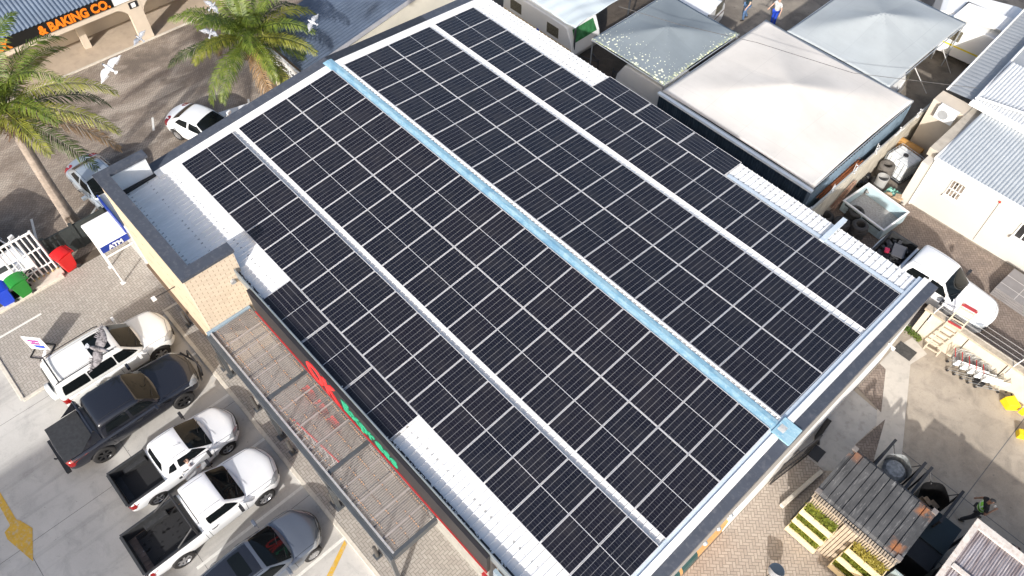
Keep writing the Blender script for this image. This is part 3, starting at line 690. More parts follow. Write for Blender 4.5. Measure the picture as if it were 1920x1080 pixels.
    b.build('wiper', TRIM, t)
    for sg in (1, -1):
        for k, q in enumerate(S['side']):
            g = MB(); proj([Cb], q, 'x', g, 10, .16, .007, sg); g.build('side_window', GLASS, t, True, ang=60)
    if 'rear' in S:
        ax, q = S['rear']; g = MB(); proj(both if ax == 'z' else [Cb], [(hw*p[0], p[1]) for p in q], ax, g, 10, .2, .008, -1); g.build('rear_window', GLASS, t, True, ang=60)
    if 'sun' in S:
        q = S['sun']; g = MB(); proj([Cb], [(hw*p[0], p[1]) for p in q], 'z', g, 8, .12, .006); g.build('sunroof', GLASS, t, True, ang=60)
    # lamps
    zl = S.get('lampz', zn-.08); lw = S.get('lamph', .16)
    for sg in (1, -1):
        g = MB(); proj([B], ((sg*hw*.52, zl-lw*.35), (sg*hw*.9, zl-lw*.1), (sg*hw*.965, zl+lw*.75), (sg*hw*.56, zl+lw*.45)), 'y', g, 8, .2, .006, 1); g.build('headlight', LENS, t, True, ang=60)
        g = MB(); proj([B], ((sg*hw*.56, F-.11-nb*.33), (sg*hw*.93, F-.14-nb*.86), (sg*hw*.95, F-.44-nb*.8), (sg*hw*.68, F-.24-nb*.45)), 'z', g, 7, .25, .007); g.build('headlight', LENS, t, True, ang=60)
        g = MB(); zt = S.get('tlz', deck-.25); yb = Rr
        proj([B], ((yb+.02+tb, zt-.16), (yb+.26+tb, zt-.12), (yb+.22+tb, zt+.12), (yb+.02+tb, zt+.12)), 'x', g, 6, .3, .007, sg); proj([B], ((sg*hw*.72, zt-.18), (sg*hw*.96, zt-.18), (sg*hw*.95, zt+.14), (sg*hw*.75, zt+.14)), 'y', g, 5, .2, .007, -1); g.build('tail_light', TAIL, t, True, ang=60)
        for hy in S.get('handles', []):
            g = MB(); x = hw*.995; g.tube([(sg*(x-.01), hy-.11, zs-.14), (sg*(x+.025), hy-.07, zs-.135), (sg*(x+.025), hy+.07, zs-.13), (sg*(x-.01), hy+.11, zs-.13)], .013, 6); g.build('door_handle', S.get('hm', TRIM), t, True)
        g = MB(); mx_ = S.get('mir', (yws-.28, .2)); my, ml = mx_
        g.tube([(sg*(hw*.93), my+.03, zs+.03), (sg*(hw+.1), my, zs+.07)], .022, 6); g.obox((sg*(hw+.15), my, zs+.10), (.22, .11, .16)); g.build('wing_mirror', S.get('mm', col), t, True, bevel=.03)
    g = MB(); gz = S.get('grille', (zl-.12, zl+.06)); proj([B], ((-hw*.46, gz[0]), (hw*.46, gz[0]), (hw*.50, gz[1]), (-hw*.50, gz[1])), 'y', g, 8, .15, .006, 1); proj([B], ((-hw*.6, zb+.14), (hw*.6, zb+.14), (hw*.56, zb+.28), (-hw*.56, zb+.28)), 'y', g, 8, .15, .006, 1); g.build('grille', TRIM, t, True, ang=60)
    g = MB(); proj([B], ((-.25, gz[0]-.12), (.25, gz[0]-.12), (.25, gz[0]-.02), (-.25, gz[0]-.02)), 'y', g, 3, 0, .012, 1); g.build('number_plate', PLATE, t)
    # gaps
    g = MB()
    for sg in (1, -1):
        for q in S.get('doors', []): strip([B], q, 'x', g, .014, sg)
        strip([B], [(yf+r*1.05, zb+.10), (yr-r*1.2, zb+.10)][::-1], 'x', g, .02, sg)
    hq = [(-hw*.84, yws+.02), (-hw*.80, F-.35), (0, F-.13), (hw*.80, F-.35), (hw*.84, yws+.02)]
    for p, q in zip(hq, hq[1:]): strip([B], [p, q], 'z', g, .012)
    if S.get('seam', 1):
        cy = [c[0] for c in S['cab']]; strip([Cb], [(hw*.60, S['ws'][1]-.1), (hw*.60, S['cab'][-2][0]+.05)], 'z', g, .012); strip([Cb], [(-hw*.60, S['ws'][1]-.1), (-hw*.60, S['cab'][-2][0]+.05)], 'z', g, .012)
    g.build('panel_gaps', SEAMM, t)
    if 'bed' in S:
        y0, y1, bz = S['bed']; x = hw-.112; zt = S['bedtop']; b = MB()
        b.box(-x+.03, x-.03, y0+.03, y1-.03, bz, bz+.02); th = .025
        for k in range(9): xx = -x+.12+k*(2*x-.24)/8; b.box(xx-.03, xx+.03, y0+.05, y1-.05, bz+.02, bz+.035)
        b.build('bed_floor', S.get('linermat', LINER), t, bevel=.004); b = MB()
        b.box(-x, -x+th, y0, y1, bz, zt+.02); b.box(x-th, x, y0, y1, bz, zt+.02); b.box(-x, x, y0, y0+th, bz, zt+.02); b.box(-x, x, y1-th, y1, bz, zt+.02)
        b.box(-hw+.05, -x+.02, y0-.03, y1, zt+.005, zt+.03); b.box(x-.02, hw-.05, y0-.03, y1, zt+.005, zt+.03); b.box(-x+.01, x-.01, y0-.07, y0+.02, zt+.005, zt+.03)
        for sg in (1, -1): b.obox((sg*(x-.09), yr, bz+.13), (.2, .8, .26))
        b.build('load_bed', LINER, t, bevel=.006)
    for y in (yf, yr):
        for sg in (1, -1): wheel(t, sg*(hw-.125), y, r, .235 if r > .35 else .2, sg, S.get('rim', RIM), S.get('spokes', 6))
    ub = MB(); ub.box(-hw*.8, hw*.8, Rr+.35, F-.5, zb-.04, zb+.3); ub.build('underbody', SEAMM, t)
    return t, body, cabin, both
WP = paint('car_paint_white', (.74, .75, .76)); CP = paint('car_paint_charcoal', (.018, .020, .028), .3); GP = paint('car_paint_grey', (.16, .18, .215), .5, .28)
SP = paint('car_paint_silver', (.42, .47, .52), .5, .3); WP2 = paint('car_paint_ivory', (.70, .71, .70))
NR = PI/2*0
# 1 white off-roader with the spare wheel on its back
S1 = dict(w=1.87, L=4.62, zb=.34, r=.39, axles=(1.36, -1.40), belt=1.12, hood=1.12, nose=.96, nb=.22, tb=.06, crown=.07, ws=(1.02, .36), wsw=(.78, .68), deck=1.12, tailz=1.12, lampz=.78, lamph=.2, tlz=.98,
     cab=[(1.16, 1.14, .86, .80), (.98, 1.2, .90, .80), (.42, 1.72, .94, .76), (.25, 1.80, .95, .77), (-.8, 1.84, .95, .78), (-2.0, 1.80, .94, .77), (-2.14, 1.70, .93, .77), (-2.27, 1.16, .92, .84)],
     side=[((-.02, 1.22), (.80, 1.20), (.40, 1.62), (-.02, 1.68)), ((-1.03, 1.22), (-.06, 1.22), (-.06, 1.68), (-1.03, 1.68)), ((-2.05, 1.24), (-1.07, 1.22), (-1.07, 1.68), (-1.95, 1.66))], rear=('y', ((-.7, 1.22), (.7, 1.22), (.62, 1.64), (-.62, 1.64))),
     sun=((-.50, -.58), (.50, -.58), (.50, .14), (-.50, .14)), doors=[[(1.0, 1.1), (.98, .6), (.9, .45)], [(-.06, 1.1), (-.06, .45)], [(-1.02, 1.1), (-1.05, .75)]], handles=(.1, -.95), hm=WP2, mm=WP2, mir=(.72, .2))
t, body, cabin, both = car('parked_car', 'ivory white off road car with roof rails and covered spare wheel on its back', 'car', S1, (2.72, -12.83, .008), 0, WP2, 'cars parked nose in at the store')
b = MB(); b.lathe([(.02, .0), (.33, .0), (.37, -.03), (.37, -.16), (.30, -.2), (.02, -.2)], (0, 0, 0), 24, 'x'); sp = b.build('spare_wheel_cover', WP2, t, True); sp.rotation_euler = (0, 0, PI/2); sp.location = (.12, -2.26, .98)
b = MB(); b.lathe([(.02, -.205), (.27, -.205)], (0, 0, 0), 24, 'x'); s2 = b.build('cover_face', TRIM, sp)
for sg in (1, -1): MB().tube([(sg*.66, .15, 1.84), (sg*.68, 0, 1.89), (sg*.69, -1.9, 1.88), (sg*.67, -2.05, 1.82)], .02, 6).build('roof_rail', TRIM, t, True)
MB().box(-.7, .7, -1.93, -1.88, 1.87, 1.9).build('roof_bar', TRIM, t)
# 2 charcoal double cab with a tonneau
S2 = dict(w=1.95, L=5.25, zb=.42, r=.41, axles=(1.62, -1.50), belt=1.20, hood=1.18, nose=1.06, nb=.2, tb=.05, crown=.06, ws=(1.05, .42), wsw=(.78, .66), deck=1.18, tailz=1.15, lampz=.86, lamph=.2, tlz=1.0,
     cab=[(1.2, 1.21, .86, .8), (1.0, 1.28, .90, .78), (.48, 1.76, .92, .73), (.3, 1.83, .92, .74), (-.5, 1.86, .92, .75), (-1.0, 1.82, .92, .74), (-1.1, 1.75, .92, .75), (-1.24, 1.2, .9, .8)],
     side=[((-.02, 1.30), (.80, 1.28), (.45, 1.66), (-.02, 1.70)), ((-1.0, 1.32), (-.12, 1.30), (-.12, 1.70), (-.86, 1.66))], rear=('y', ((-.66, 1.34), (.66, 1.34), (.58, 1.7), (-.58, 1.7))),
     doors=[[(1.0, 1.15), (.95, .6), (.85, .5)], [(-.07, 1.15), (-.07, .5)], [(-1.05, 1.15), (-.95, .7)], [(-1.28, 1.16), (-1.28, .5)]], handles=(.1, -.9), rim=M('wheel_black', (.03, .03, .032), .35, .4, .1), mir=(.78, .2))
t, body, cabin, both = car('parked_car', 'dark charcoal double cab pickup with a flat black cover over its load bed', 'pickup truck', S2, (5.12, -13.45, .008), 0, CP, 'cars parked nose in at the store')
b = MB(); b.box(-.84, .84, -2.55, -1.42, 1.165, 1.195); b.build('tonneau_cover', LINER, t, bevel=.012)
b = MB(); b.add([(sg*x, y, z) for sg in (1, -1) for x, y, z in ((.74, -1.22, 1.75), (.84, -1.22, 1.2), (.86, -1.95, 1.2), (.80, -1.3, 1.72))], [(0, 1, 2, 3), (7, 6, 5, 4)]); b.tube([(-.78, -1.28, 1.74), (.78, -1.28, 1.74)], .04); b.build('sports_bar', CP, t)
MB().tube([(-.55, 2.66, .6), (-.5, 2.74, 1.0), (.5, 2.74, 1.0), (.55, 2.66, .6)], .035, 8).tube([(-.8, 2.52, .72), (0, 2.78, .72), (.8, 2.52, .72)], .04, 8).build('bull_bar', TRIM, t, True)
MB().obox((0, -2.68, .55), (1.6, .16, .12)).tube([(0, -2.7, .5), (0, -2.82, .52), (0, -2.84, .6)], .03).build('rear_bumper', TRIM, t, bevel=.02)
# 3 small white pickup with the driver's door ajar
S3 = dict(w=1.70, L=4.5, zb=.26, r=.32, axles=(1.36, -1.34), belt=1.02, hood=.98, nose=.80, nb=.34, tb=.05, crown=.07, ws=(1.06, .34), wsw=(.80, .66), deck=1.0, tailz=.98, lampz=.68, lamph=.22, tlz=.82,
     cab=[(1.25, 1.02, .86, .80), (1.05, 1.08, .9, .78), (.42, 1.44, .92, .70), (.2, 1.49, .92, .70), (-.2, 1.5, .92, .71), (-.5, 1.47, .92, .70), (-.62, 1.40, .9, .72), (-.78, 1.04, .88, .8)],
     side=[((-.22, 1.10), (.84, 1.08), (.42, 1.37), (-.16, 1.42)), ((-.62, 1.12), (-.32, 1.10), (-.28, 1.40), (-.46, 1.36))], rear=('y', ((-.6, 1.12), (.6, 1.12), (.5, 1.4), (-.5, 1.4))),
     bed=(-2.14, -.82, .50), bedtop=1.0, doors=[[(.98, .95), (.9, .4)], [(-.28, .95), (-.28, .4)]], handles=(-.12,), mm=TRIM, mir=(.78, .2), spokes=5)
t, body, cabin, both = car('parked_car', 'small white pickup with black bed liner, its door ajar and a driver inside', 'pickup truck', S3, (7.95, -13.0, .008), 0, WP, 'cars parked nose in at the store'); car3 = t
b = MB(); proj(both, ((-.45, .62), (-.02, .62), (-.02, .75), (-.45, .75)), 'x', b, 4, .3, .006, 1); b.build('side_vent', TRIM, t)
b = MB(); b.tube([(.79, .84, 1.0), (.93, .5, 1.30), (1.0, .1, 1.40), (1.05, -.25, 1.36), (1.05, -.3, 1.0)], .018, 6); b.beam((.80, .84, .72), (1.05, -.3, .72), .05, .6); b.build('open_door_frame', WP, t, True)
MB().tube([(.2, .25, 1.5), (.2, .0, 1.62)], .006, 5).build('aerial', TRIM, t)
# 4 long bed white single cab
S4 = dict(w=1.86, L=5.2, zb=.38, r=.38, axles=(1.60, -1.48), belt=1.16, hood=1.12, nose=.98, nb=.26, tb=.04, crown=.07, ws=(1.15, .55), wsw=(.80, .70), deck=1.12, tailz=1.1, lampz=.82, lamph=.22, tlz=.9,
     cab=[(1.32, 1.17, .86, .80), (1.12, 1.22, .9, .78), (.62, 1.64, .92, .76), (.45, 1.70, .92, .77), (.0, 1.72, .92, .77), (-.34, 1.70, .92, .77), (-.42, 1.64, .92, .77), (-.48, 1.17, .92, .84)],
     side=[((-.22, 1.22), (.86, 1.20), (.52, 1.58), (-.22, 1.60))], rear=('y', ((-.7, 1.26), (.7, 1.26), (.66, 1.58), (-.66, 1.58))),
     bed=(-2.52, -.55, .62), bedtop=1.12, linermat=M('worn_bed', (.22, .145, .105), .7, 0, .5, 3, dirt=.5, dirtcol=(.3, .26, .22), streak=(6, .6, 1), bmp=.3), doors=[[(1.02, 1.1), (.98, .55)], [(-.36, 1.1), (-.36, .5)], [(-.5, 1.1), (-.5, .45)]], handles=(-.15,), mm=TRIM, mir=(.82, .2))
t, body, cabin, both = car('parked_car', 'white single cab pickup with a long worn rusty load bed and black roll bar', 'pickup truck', S4, (10.36, -13.25, .008), 0, WP, 'cars parked nose in at the store')
MB().tube([(-.80, -.66, 1.12), (-.74, -.66, 1.66), (.74, -.66, 1.66), (.80, -.66, 1.12)], .04, 8).tube([(.74, -.68, 1.6), (.79, -1.35, 1.16)], .035, 8).tube([(-.74, -.68, 1.6), (-.79, -1.35, 1.16)], .035, 8).build('roll_bar', TRIM, t, True)
b = MB(); random.seed(4)
for k in range(70): x, y = random.uniform(-.7, .7), random.uniform(-2.3, -.8); s = random.uniform(.01, .035); b.obox((x, y, .675), (s, s*random.uniform(1, 5), .01), random.uniform(-.3, .3))
b.build('bed_scraps', M('scrap_pale', (.6, .56, .5), .8, 0, .4, 30), t)
# 5 grey hatchback with a black roof
S5 = dict(selfx=True, w=1.80, L=4.4, zb=.22, r=.33, axles=(1.38, -1.28), belt=.96, hood=.98, nose=.78, nb=.42, tb=.2, crown=.1, ws=(.86, .06), wsw=(.80, .64), deck=.96, tailz=.95, lampz=.66, lamph=.2, tlz=.86,
     cab=[(1.05, .98, .86, .80), (.82, 1.06, .9, .76), (.14, 1.40, .93, .68), (-.1, 1.46, .93, .68), (-.9, 1.47, .92, .67), (-1.7, 1.38, .9, .64), (-1.9, 1.25, .88, .66), (-2.08, .98, .86, .76)],
     side=[((-.36, 1.04), (.58, 1.03), (.14, 1.32), (-.32, 1.38)), ((-1.3, 1.06), (-.46, 1.04), (-.42, 1.38), (-1.2, 1.33))], rear=('z', ((-.6, -1.78), (.6, -1.78), (.66, -2.0), (-.66, -2.0))),
     sun=((-.48, -.75), (.48, -.75), (.48, -.32), (-.48, -.32)), doors=[[(.78, .9), (.8, .4)], [(-.4, .95), (-.4, .4)], [(-1.3, .95), (-1.0, .5)]], handles=(-.28, -1.15), hm=GP, mir=(.52, .2), spokes=10)
t, body, cabin, both = car('parked_car', 'blue grey hatchback with black roof and open sunroof', 'car', S5, (13.1, -12.92, .008), 0, GP, 'cars parked nose in at the store')
g = MB(); proj([both[1]], ((-.58, -1.6), (.58, -1.6), (.60, -.05), (-.60, -.05)), 'z', g, 14, .08, .003); g.build('black_roof', M('roof_black', (.012, .013, .018), .15, 0, .1, coat=1), t, True, ang=60)
# left street cars
S6 = dict(S5); S6.update(w=1.78, L=4.45, hood=.95, tb=.25, sun=((0, 0), (0, 0), (0, 0), (0, 0)), cab=[(1.05, .96, .86, .80), (.82, 1.04, .9, .76), (.14, 1.38, .93, .68), (-.1, 1.42, .93, .68), (-.7, 1.43, .92, .67), (-1.0, 1.38, .9, .64), (-1.5, 1.08, .88, .72), (-1.7, .97, .86, .76)],
     rear=('z', ((-.6, -1.02), (.6, -1.02), (.66, -1.48), (-.66, -1.48))), side=[((-.36, 1.04), (.58, 1.03), (.14, 1.30), (-.32, 1.35)), ((-1.25, 1.06), (-.46, 1.04), (-.42, 1.35), (-.95, 1.30))])
S6.pop('sun')
car('parked_car', 'white sedan half hidden by the store gable, under the drooping palm fronds', 'car', S6, (-6.0, -3.8, .008), rad(-72), WP, 'cars in the side street')
car('parked_car', 'silver blue sedan parked behind the brick parapet corner', 'car', S6, (-5.85, -9.1, .008), rad(-86), SP, 'cars in the side street')
S7 = dict(S1); S7.pop('sun'); S7.update(handles=(.1,), mm=WP, hm=WP, tailz=1.1)
car('parked_car', 'white van like car standing behind the white railing gate', 'car', S7, (-5.35, -14.6, .008), rad(-70), WP, 'cars in the side street')
# white double cab in the back yard
S8 = dict(S2); S8.update(w=1.86, L=5.3, rim=RIM, bed=(-2.48, -1.32, .62), bedtop=1.18, doors=S2['doors'], mm=TRIM, hm=WP)
t, body, cabin, both = car('pickup_truck', 'white double cab pickup in the back yard with scrap in its load bed', 'pickup truck', S8, (22.1, 13.15, .008), rad(-90), WP)
random.seed(9); b = MB()
for k in range(26): b.obox((random.uniform(-.6, .6), random.uniform(-2.3, -1.5), .8+random.random()*.35), (random.uniform(.1, .5), random.uniform(.05, .3), random.uniform(.03, .12)), Matrix.Rotation(random.uniform(0, 3), 3, 'Z') @ Matrix.Rotation(random.uniform(-.4, .4), 3, 'X'))
b.build('scrap_load', M('scrap_dark', (.045, .045, .05), .6, .2, .6, 5), t)
MB().obox((.25, -2.1, 1.18), (.24, .2, .1), .4).build('pink_bag', M('pink', (.75, .04, .12), .5), t, bevel=.03)
MB().obox((-.1, -1.75, 1.16), (.7, .5, .03), .3).build('grey_sheet', M('grey_sheet', (.09, .09, .1), .4), t)
# ------------------------------------------------------------------ left side: kiosk, bins, gate, walls, sign
kio = thing('cash_kiosk', 'white cash machine kiosk with navy band and small canopy on white posts', 'kiosk', (-1.7, -10, 0))
MB().box(-3.1, -.5, -9.78, -9.2, 0, 2.7).build('kiosk_wall', PAINTW, kio, W=True, bevel=.01)
NAVY = M('navy', (.015, .04, .26), .4, 0, .05)
MB().box(-3.0, -.9, -9.84, -9.785, 2.3, 2.85).build('navy_band', NAVY, kio, W=True)
b = MB(); b.box(-2.5, -.86, -11.0, -9.8, 2.24, 2.34); b.build('canopy_roof', WHITE, kio, W=True, bevel=.06)
s_ = MB(); s_.box(-.86, -.80, -10.95, -9.82, 2.06, 2.34); sg_ = s_.build('sign_board', NAVY, kio, W=True)
t_ = text('ATM', .27, WHITE, (-.79, -10.66, 2.11), (PI/2, 0, PI/2), .008, kio, 'lettering', .012, 1.05)
b = MB()
for x in (-.9, -2.04): b.beam((x, -10.95, 0), (x, -10.95, 2.24), .06); b.box(x-.09, x+.09, -11.04, -10.86, 0, .02)
b.beam((-.9, -10.95, 1.7), (-.9, -9.8, 1.7), .05); b.build('post', PAINTW, kio, W=True)
def wheelie(x, y, rz, col, label):
    t = thing('wheelie_bin', label, 'wheelie bin', (x, y, .01), rz); m = col
    b = MB(); vs = []
    for z, wx, y0, y1 in ((.05, .20, -.22, .22), (.45, .235, -.26, .26), (.92, .275, -.31, .29), (.96, .29, -.33, .31)): vs += [(-wx, y0, z), (wx, y0, z), (wx, y1, z), (-wx, y1, z)]
    fs = [(3, 2, 1, 0), (12, 13, 14, 15)] + [(k*4+i, k*4+(i+1) % 4, k*4+4+(i+1) % 4, k*4+4+i) for k in range(3) for i in range(4)]
    b.add(vs, fs); b.build('body', m, t, bevel=.02)
    b = MB(); b.grid(lambda u, v: (-.30+.6*u, -.36+.70*v, .97+.09*math.sin(v*PI)**.6), 2, 8); b.box(-.29, .29, -.35, .33, .955, .985); b.box(-.24, -.1, .33, .4, .9, .95); b.box(.1, .24, .33, .4, .9, .95); b.tube([(-.28, .40, .93), (.28, .40, .93)], .02, 8); b.build('lid', m, t, bevel=.012)
    for sx in (-1, 1): MB().tube([(sx*.2, .26, .1), (sx*.27, .26, .1)], .1, 14).build('wheel', RUB, t)
    lb = MB().add([(-.12, -.298, .62), (.10, -.298, .62), (.10, -.322, .84), (-.12, -.322, .84)], [(0, 1, 2, 3)]).build('sticker', WHITE, t); return t
rb = wheelie(-3.1, -12.2, rad(12), RED, 'red wheelie bin with a white sticker against the dark wall')
wheelie(-3.05, -14.12, rad(6), GREEN, 'green wheelie bin with a torn white sticker next to the blue one')
wheelie(-3.1, -14.8, rad(-4), BLUE, 'blue wheelie bin at the edge of the picture')
MB().add([(-.08, -.325, .66), (.02, -.325, .66), (.02, -.331, .74), (-.08, -.331, .74)], [(0, 1, 2, 3)]).build('sticker_print', NAVY, rb)
DW = M('wall_green_black', (.03, .036, .036), .8, 0, .2, 3); 
wl = thing('panel_wall', 'dark green precast wall behind the bins and cash kiosk', 'wall', (-3.9, -11, 0))
MB().box(-3.95, -3.86, -12.45, -9.2, 0, 1.3).build('panels', DW, wl, W=True)
b = MB()
for y in (-12.45, -11.25, -9.9): b.box(-3.99, -3.82, y-.07, y+.07, 0, 1.4)
b.build('post', DW, wl, W=True)
w2_ = thing('panel_wall', 'dark wall section left of the white gate behind the green bin', 'wall', (-3.6, -16, 0))
MB().box(-3.75, -3.62, -20, -13.9, 0, 1.25).build('panels', DW, w2_, W=True)
gt = thing('railing_gate', 'white tubular railing gate with small notice plate, standing beside the green bin', 'gate', (-3.3, -13.2, 0))
b = MB(); ys = [-12.62+(-.2*k) for k in range(8)]
for k, y in enumerate(ys):
    zt = 2.5 if k % 2 == 0 else 2.4; b.tube([(-3.42, y, .02), (-3.42, y, zt)], .045 if k in (0, 3, 7) else .03, 8)
b.build('bar', PAINTW, gt, W=True, smooth=True)
b = MB()
for z in (.55, 1.5, 2.42): MB().tube([(-3.42, -12.6, z), (-3.42, -14.04, z)], .035 if z < 2 else .05, 8).build('rail', PAINTW, gt, W=True, smooth=True)
MB().box(-3.36, -3.34, -13.55, -13.2, .85, 1.45).build('notice_plate', WHITE, gt, W=True)
b = MB()
for k, y in enumerate(ys[:6]): b.tube([(-3.42, y, .02), (-3.42, y, .16)], .05, 8)
b.build('socket', M('brass_foot', (.5, .4, .2), .6), gt, W=True)
MB().box(-3.55, -3.0, -14.1, -12.5, 0, .06).build('plinth', KERB, gt, W=True)
sb = thing('pavement_sign', 'white pavement sign on a black frame next to the off road car', 'sign', (.05, -14.6, .008), rad(6.0))
# panel corners measured on the ground plan
p0, p1 = P(40+640/18, 620+265/18, 1.02), P(40-20/18, 620+200/18, 1.02)
ang = math.atan2(p0.y-p1.y, p0.x-p1.x); sb.rotation_euler = (0, 0, ang); c0 = (p0+p1)/2; sb.location = (c0.x, c0.y, .008); hw_ = (p0-p1).length/2
MB().box(-hw_, hw_, -.015, .015, .16, 1.02).build('panel', WHITE, sb)
b = MB(); fr_ = .34
for sx in (-hw_*.92, hw_*.92): b.beam((sx, -fr_, .03), (sx, fr_, .03), .035)
for sy in (-fr_, fr_): b.beam((-hw_*.92, sy, .03), (hw_*.92, sy, .03), .035)
b.build('frame', BLACK, sb)
PUR = M('print_purple', (.28, .01, .22), .5); BLU = M('print_blue', (.02, .06, .5), .5)
b = MB(); random.seed(2)
for k in range(7): x = -.24+k*.065; b.box(x, x+.055, -.019, -.016, .70+random.uniform(-.02, .02), .86)
for k in range(5): x = -.2+k*.075; b.box(x, x+.062, -.019, -.016, .52, .67)
b.build('print_upper', PUR, sb)
MB().add([(-.12, -.019, .30), (.24, -.019, .28), (.28, -.019, .49), (-.16, -.019, .48)], [(0, 1, 2, 3)]).build('print_lower', BLU, sb)
MB().tube([(hw_*.7, -.1, .25), (hw_*.7, -.42, .12), (hw_*.7, -.46, .03)], .07, 8).build('weight_bag', WHITE, sb, True)

# ------------------------------------------------------------------ palms
LEAFM = {}
def leafmat(name, c1, c2):
    m, nt, b = newmat(name); v = coords(nt); n1 = noise(nt, v, 3.5, 4)
    c = mix(nt, ramp(nt, n1, .35, .65), c1, c2); nt.links.new(c, b.inputs['Base Color']); b.inputs['Roughness'].default_value = .5
    b.inputs['Subsurface Weight'].default_value = 0; b.inputs['Specular IOR Level'].default_value = .4
    tl = nt.nodes.new('ShaderNodeBsdfTranslucent'); nt.links.new(c, tl.inputs[0]); mxs = nt.nodes.new('ShaderNodeMixShader'); mxs.inputs[0].default_value = .22
    out = [q for q in nt.nodes if q.type == 'OUTPUT_MATERIAL'][0]
    nt.links.new(b.outputs[0], mxs.inputs[1]); nt.links.new(tl.outputs[0], mxs.inputs[2]); nt.links.new(mxs.outputs[0], out.inputs[0]); return m
LF = [leafmat('palm_green', (.055, .095, .012), (.16, .205, .03)), leafmat('palm_yellow_green', (.12, .145, .018), (.27, .27, .045)), leafmat('palm_dark', (.028, .05, .012), (.08, .11, .025)), leafmat('palm_dry', (.26, .16, .08), (.36, .24, .12))]
def frond(mb, base, az, el, L, droop, nl=46, ll=.62, dry=False, rnd=None):
    rnd = rnd or random
    pts = []; p = Vector(base); e = el; K = 12; side = rnd.uniform(-.25, .25)
    for i in range(K+1):
        pts.append(p.copy()); st = L/K; d = Vector((math.cos(az+side*i/K)*math.cos(e), math.sin(az+side*i/K)*math.cos(e), math.sin(e))); p = p+d*st; e -= droop/K*(.4+1.3*i/K)
    mb.tube(pts, [.034*(1-.8*i/K) for i in range(K+1)], 4, False)
    for s in (1, -1):
        for k in range(nl):
            f = .10+.90*k/nl + rnd.uniform(-.006, .006); i = min(K-1, int(f*K)); a = f*K-i; q = pts[i].lerp(pts[i+1], min(1, a)); d = (pts[i+1]-pts[i]).normalized()
            up = Vector((0, 0, 1)); lat = d.cross(up).normalized()*s; nu = lat.cross(d)*s
            l = ll*(math.sin(PI*min(1, f*.88+.10))**.5)*rnd.uniform(.8, 1.15); fw = .35+.55*f
            t1 = (lat*.85 + d*fw + nu*rnd.uniform(.0, .35)*(1)).normalized(); t2 = (t1 + Vector((0, 0, -1))*rnd.uniform(.35, .95)).normalized(); t3 = (t2 + Vector((0, 0, -1))*rnd.uniform(.3, .8)).normalized()
            w_ = d*.024; m1 = q+t1*l*.4; m2 = m1+t2*l*.35; m3 = m2+t3*l*.28
            mb.add([q-w_*.6, q+w_*.6, m1+w_, m1-w_, m2+w_*.8, m2-w_*.8, m3], [(0, 1, 2, 3), (3, 2, 4, 5), (5, 4, 6)])
def palm(base, top, label, L, seed, n, rt=.2):
    rn = random.Random(seed); t = thing('palm_tree', label, 'palm tree', (base[0], base[1], 0)); B_, T_ = Vector(base), Vector(top); b = MB(); pts = []; rs = []; K = 60
    for i in range(K+1):
        f = i/K; p = B_.lerp(T_, f) + Vector((.10*math.sin(f*PI), -.06*math.sin(f*PI), 0)); pts.append(p); rs.append(rt*(1.22-.30*f+(.30*(1-f)**6))*(1+.035*(i % 2)) + (.14*max(0, (f-.86)/.14)))
    b.grid(lambda u, v: tuple(pts[min(K, int(round(u*K)))] + Vector((math.cos(v*2*PI), math.sin(v*2*PI), 0))*rs[min(K, int(round(u*K)))]), K, 14)
    b.build('trunk', M('palm_bark', (.30, .25, .21), .9, 0, .25, 5, dirt=.5, dirtcol=(.12, .09, .07), bmp=.6, bscale=14), t, True, W=True)
    # old leaf bases: a shaggy brown boot under the crown
    b = MB()
    for k in range(150):
        a = rn.uniform(0, 2*PI); z = rn.uniform(-1.05, .1); r0 = rt+.06+.10*(1+z); p = T_+Vector((math.cos(a)*r0, math.sin(a)*r0, z)); q = p+Vector((math.cos(a)*rn.uniform(.1, .28), math.sin(a)*rn.uniform(.1, .28), rn.uniform(-.42, .25))); b.beam(p, q, rn.uniform(.03, .07), .015)
    b.build('leaf_boots', M('palm_boots', (.12, .075, .05), .95, 0, .4, 8), t, W=True)
    for k in range(n):
        f = k/n; az = k*2.39996+rn.uniform(-.25, .25); el = rad(76) - rad(98)*f**.9; mb = MB(); dry = f > .9
        frond(mb, T_+Vector((math.cos(az)*.1, math.sin(az)*.1, .15-.25*f)), az, el, L*rn.uniform(.86, 1.08)*(1-.15*(f < .1)), rad(70)+rad(45)*rn.random()-rad(25)*f, 66, .66, dry, rn)
        m = LF[3] if dry else (LF[0] if f < .35 else (LF[1] if rn.random() < .55 else (LF[2] if rn.random() < .5 else LF[0])))
        mb.build('frond', m, t, W=True)
    return t
palm((-5.34, -11.02, 0), P(6, 205, 6.7), 'tall palm tree whose bare ringed trunk stands by the dark wall beyond the gate', 4.1, 3, 26, .2)
palm((-5.9, -.45, 0), P(466, 70, 4.7), 'palm tree with drooping yellow green fronds in front of the garden machine shop', 3.7, 8, 27, .17)

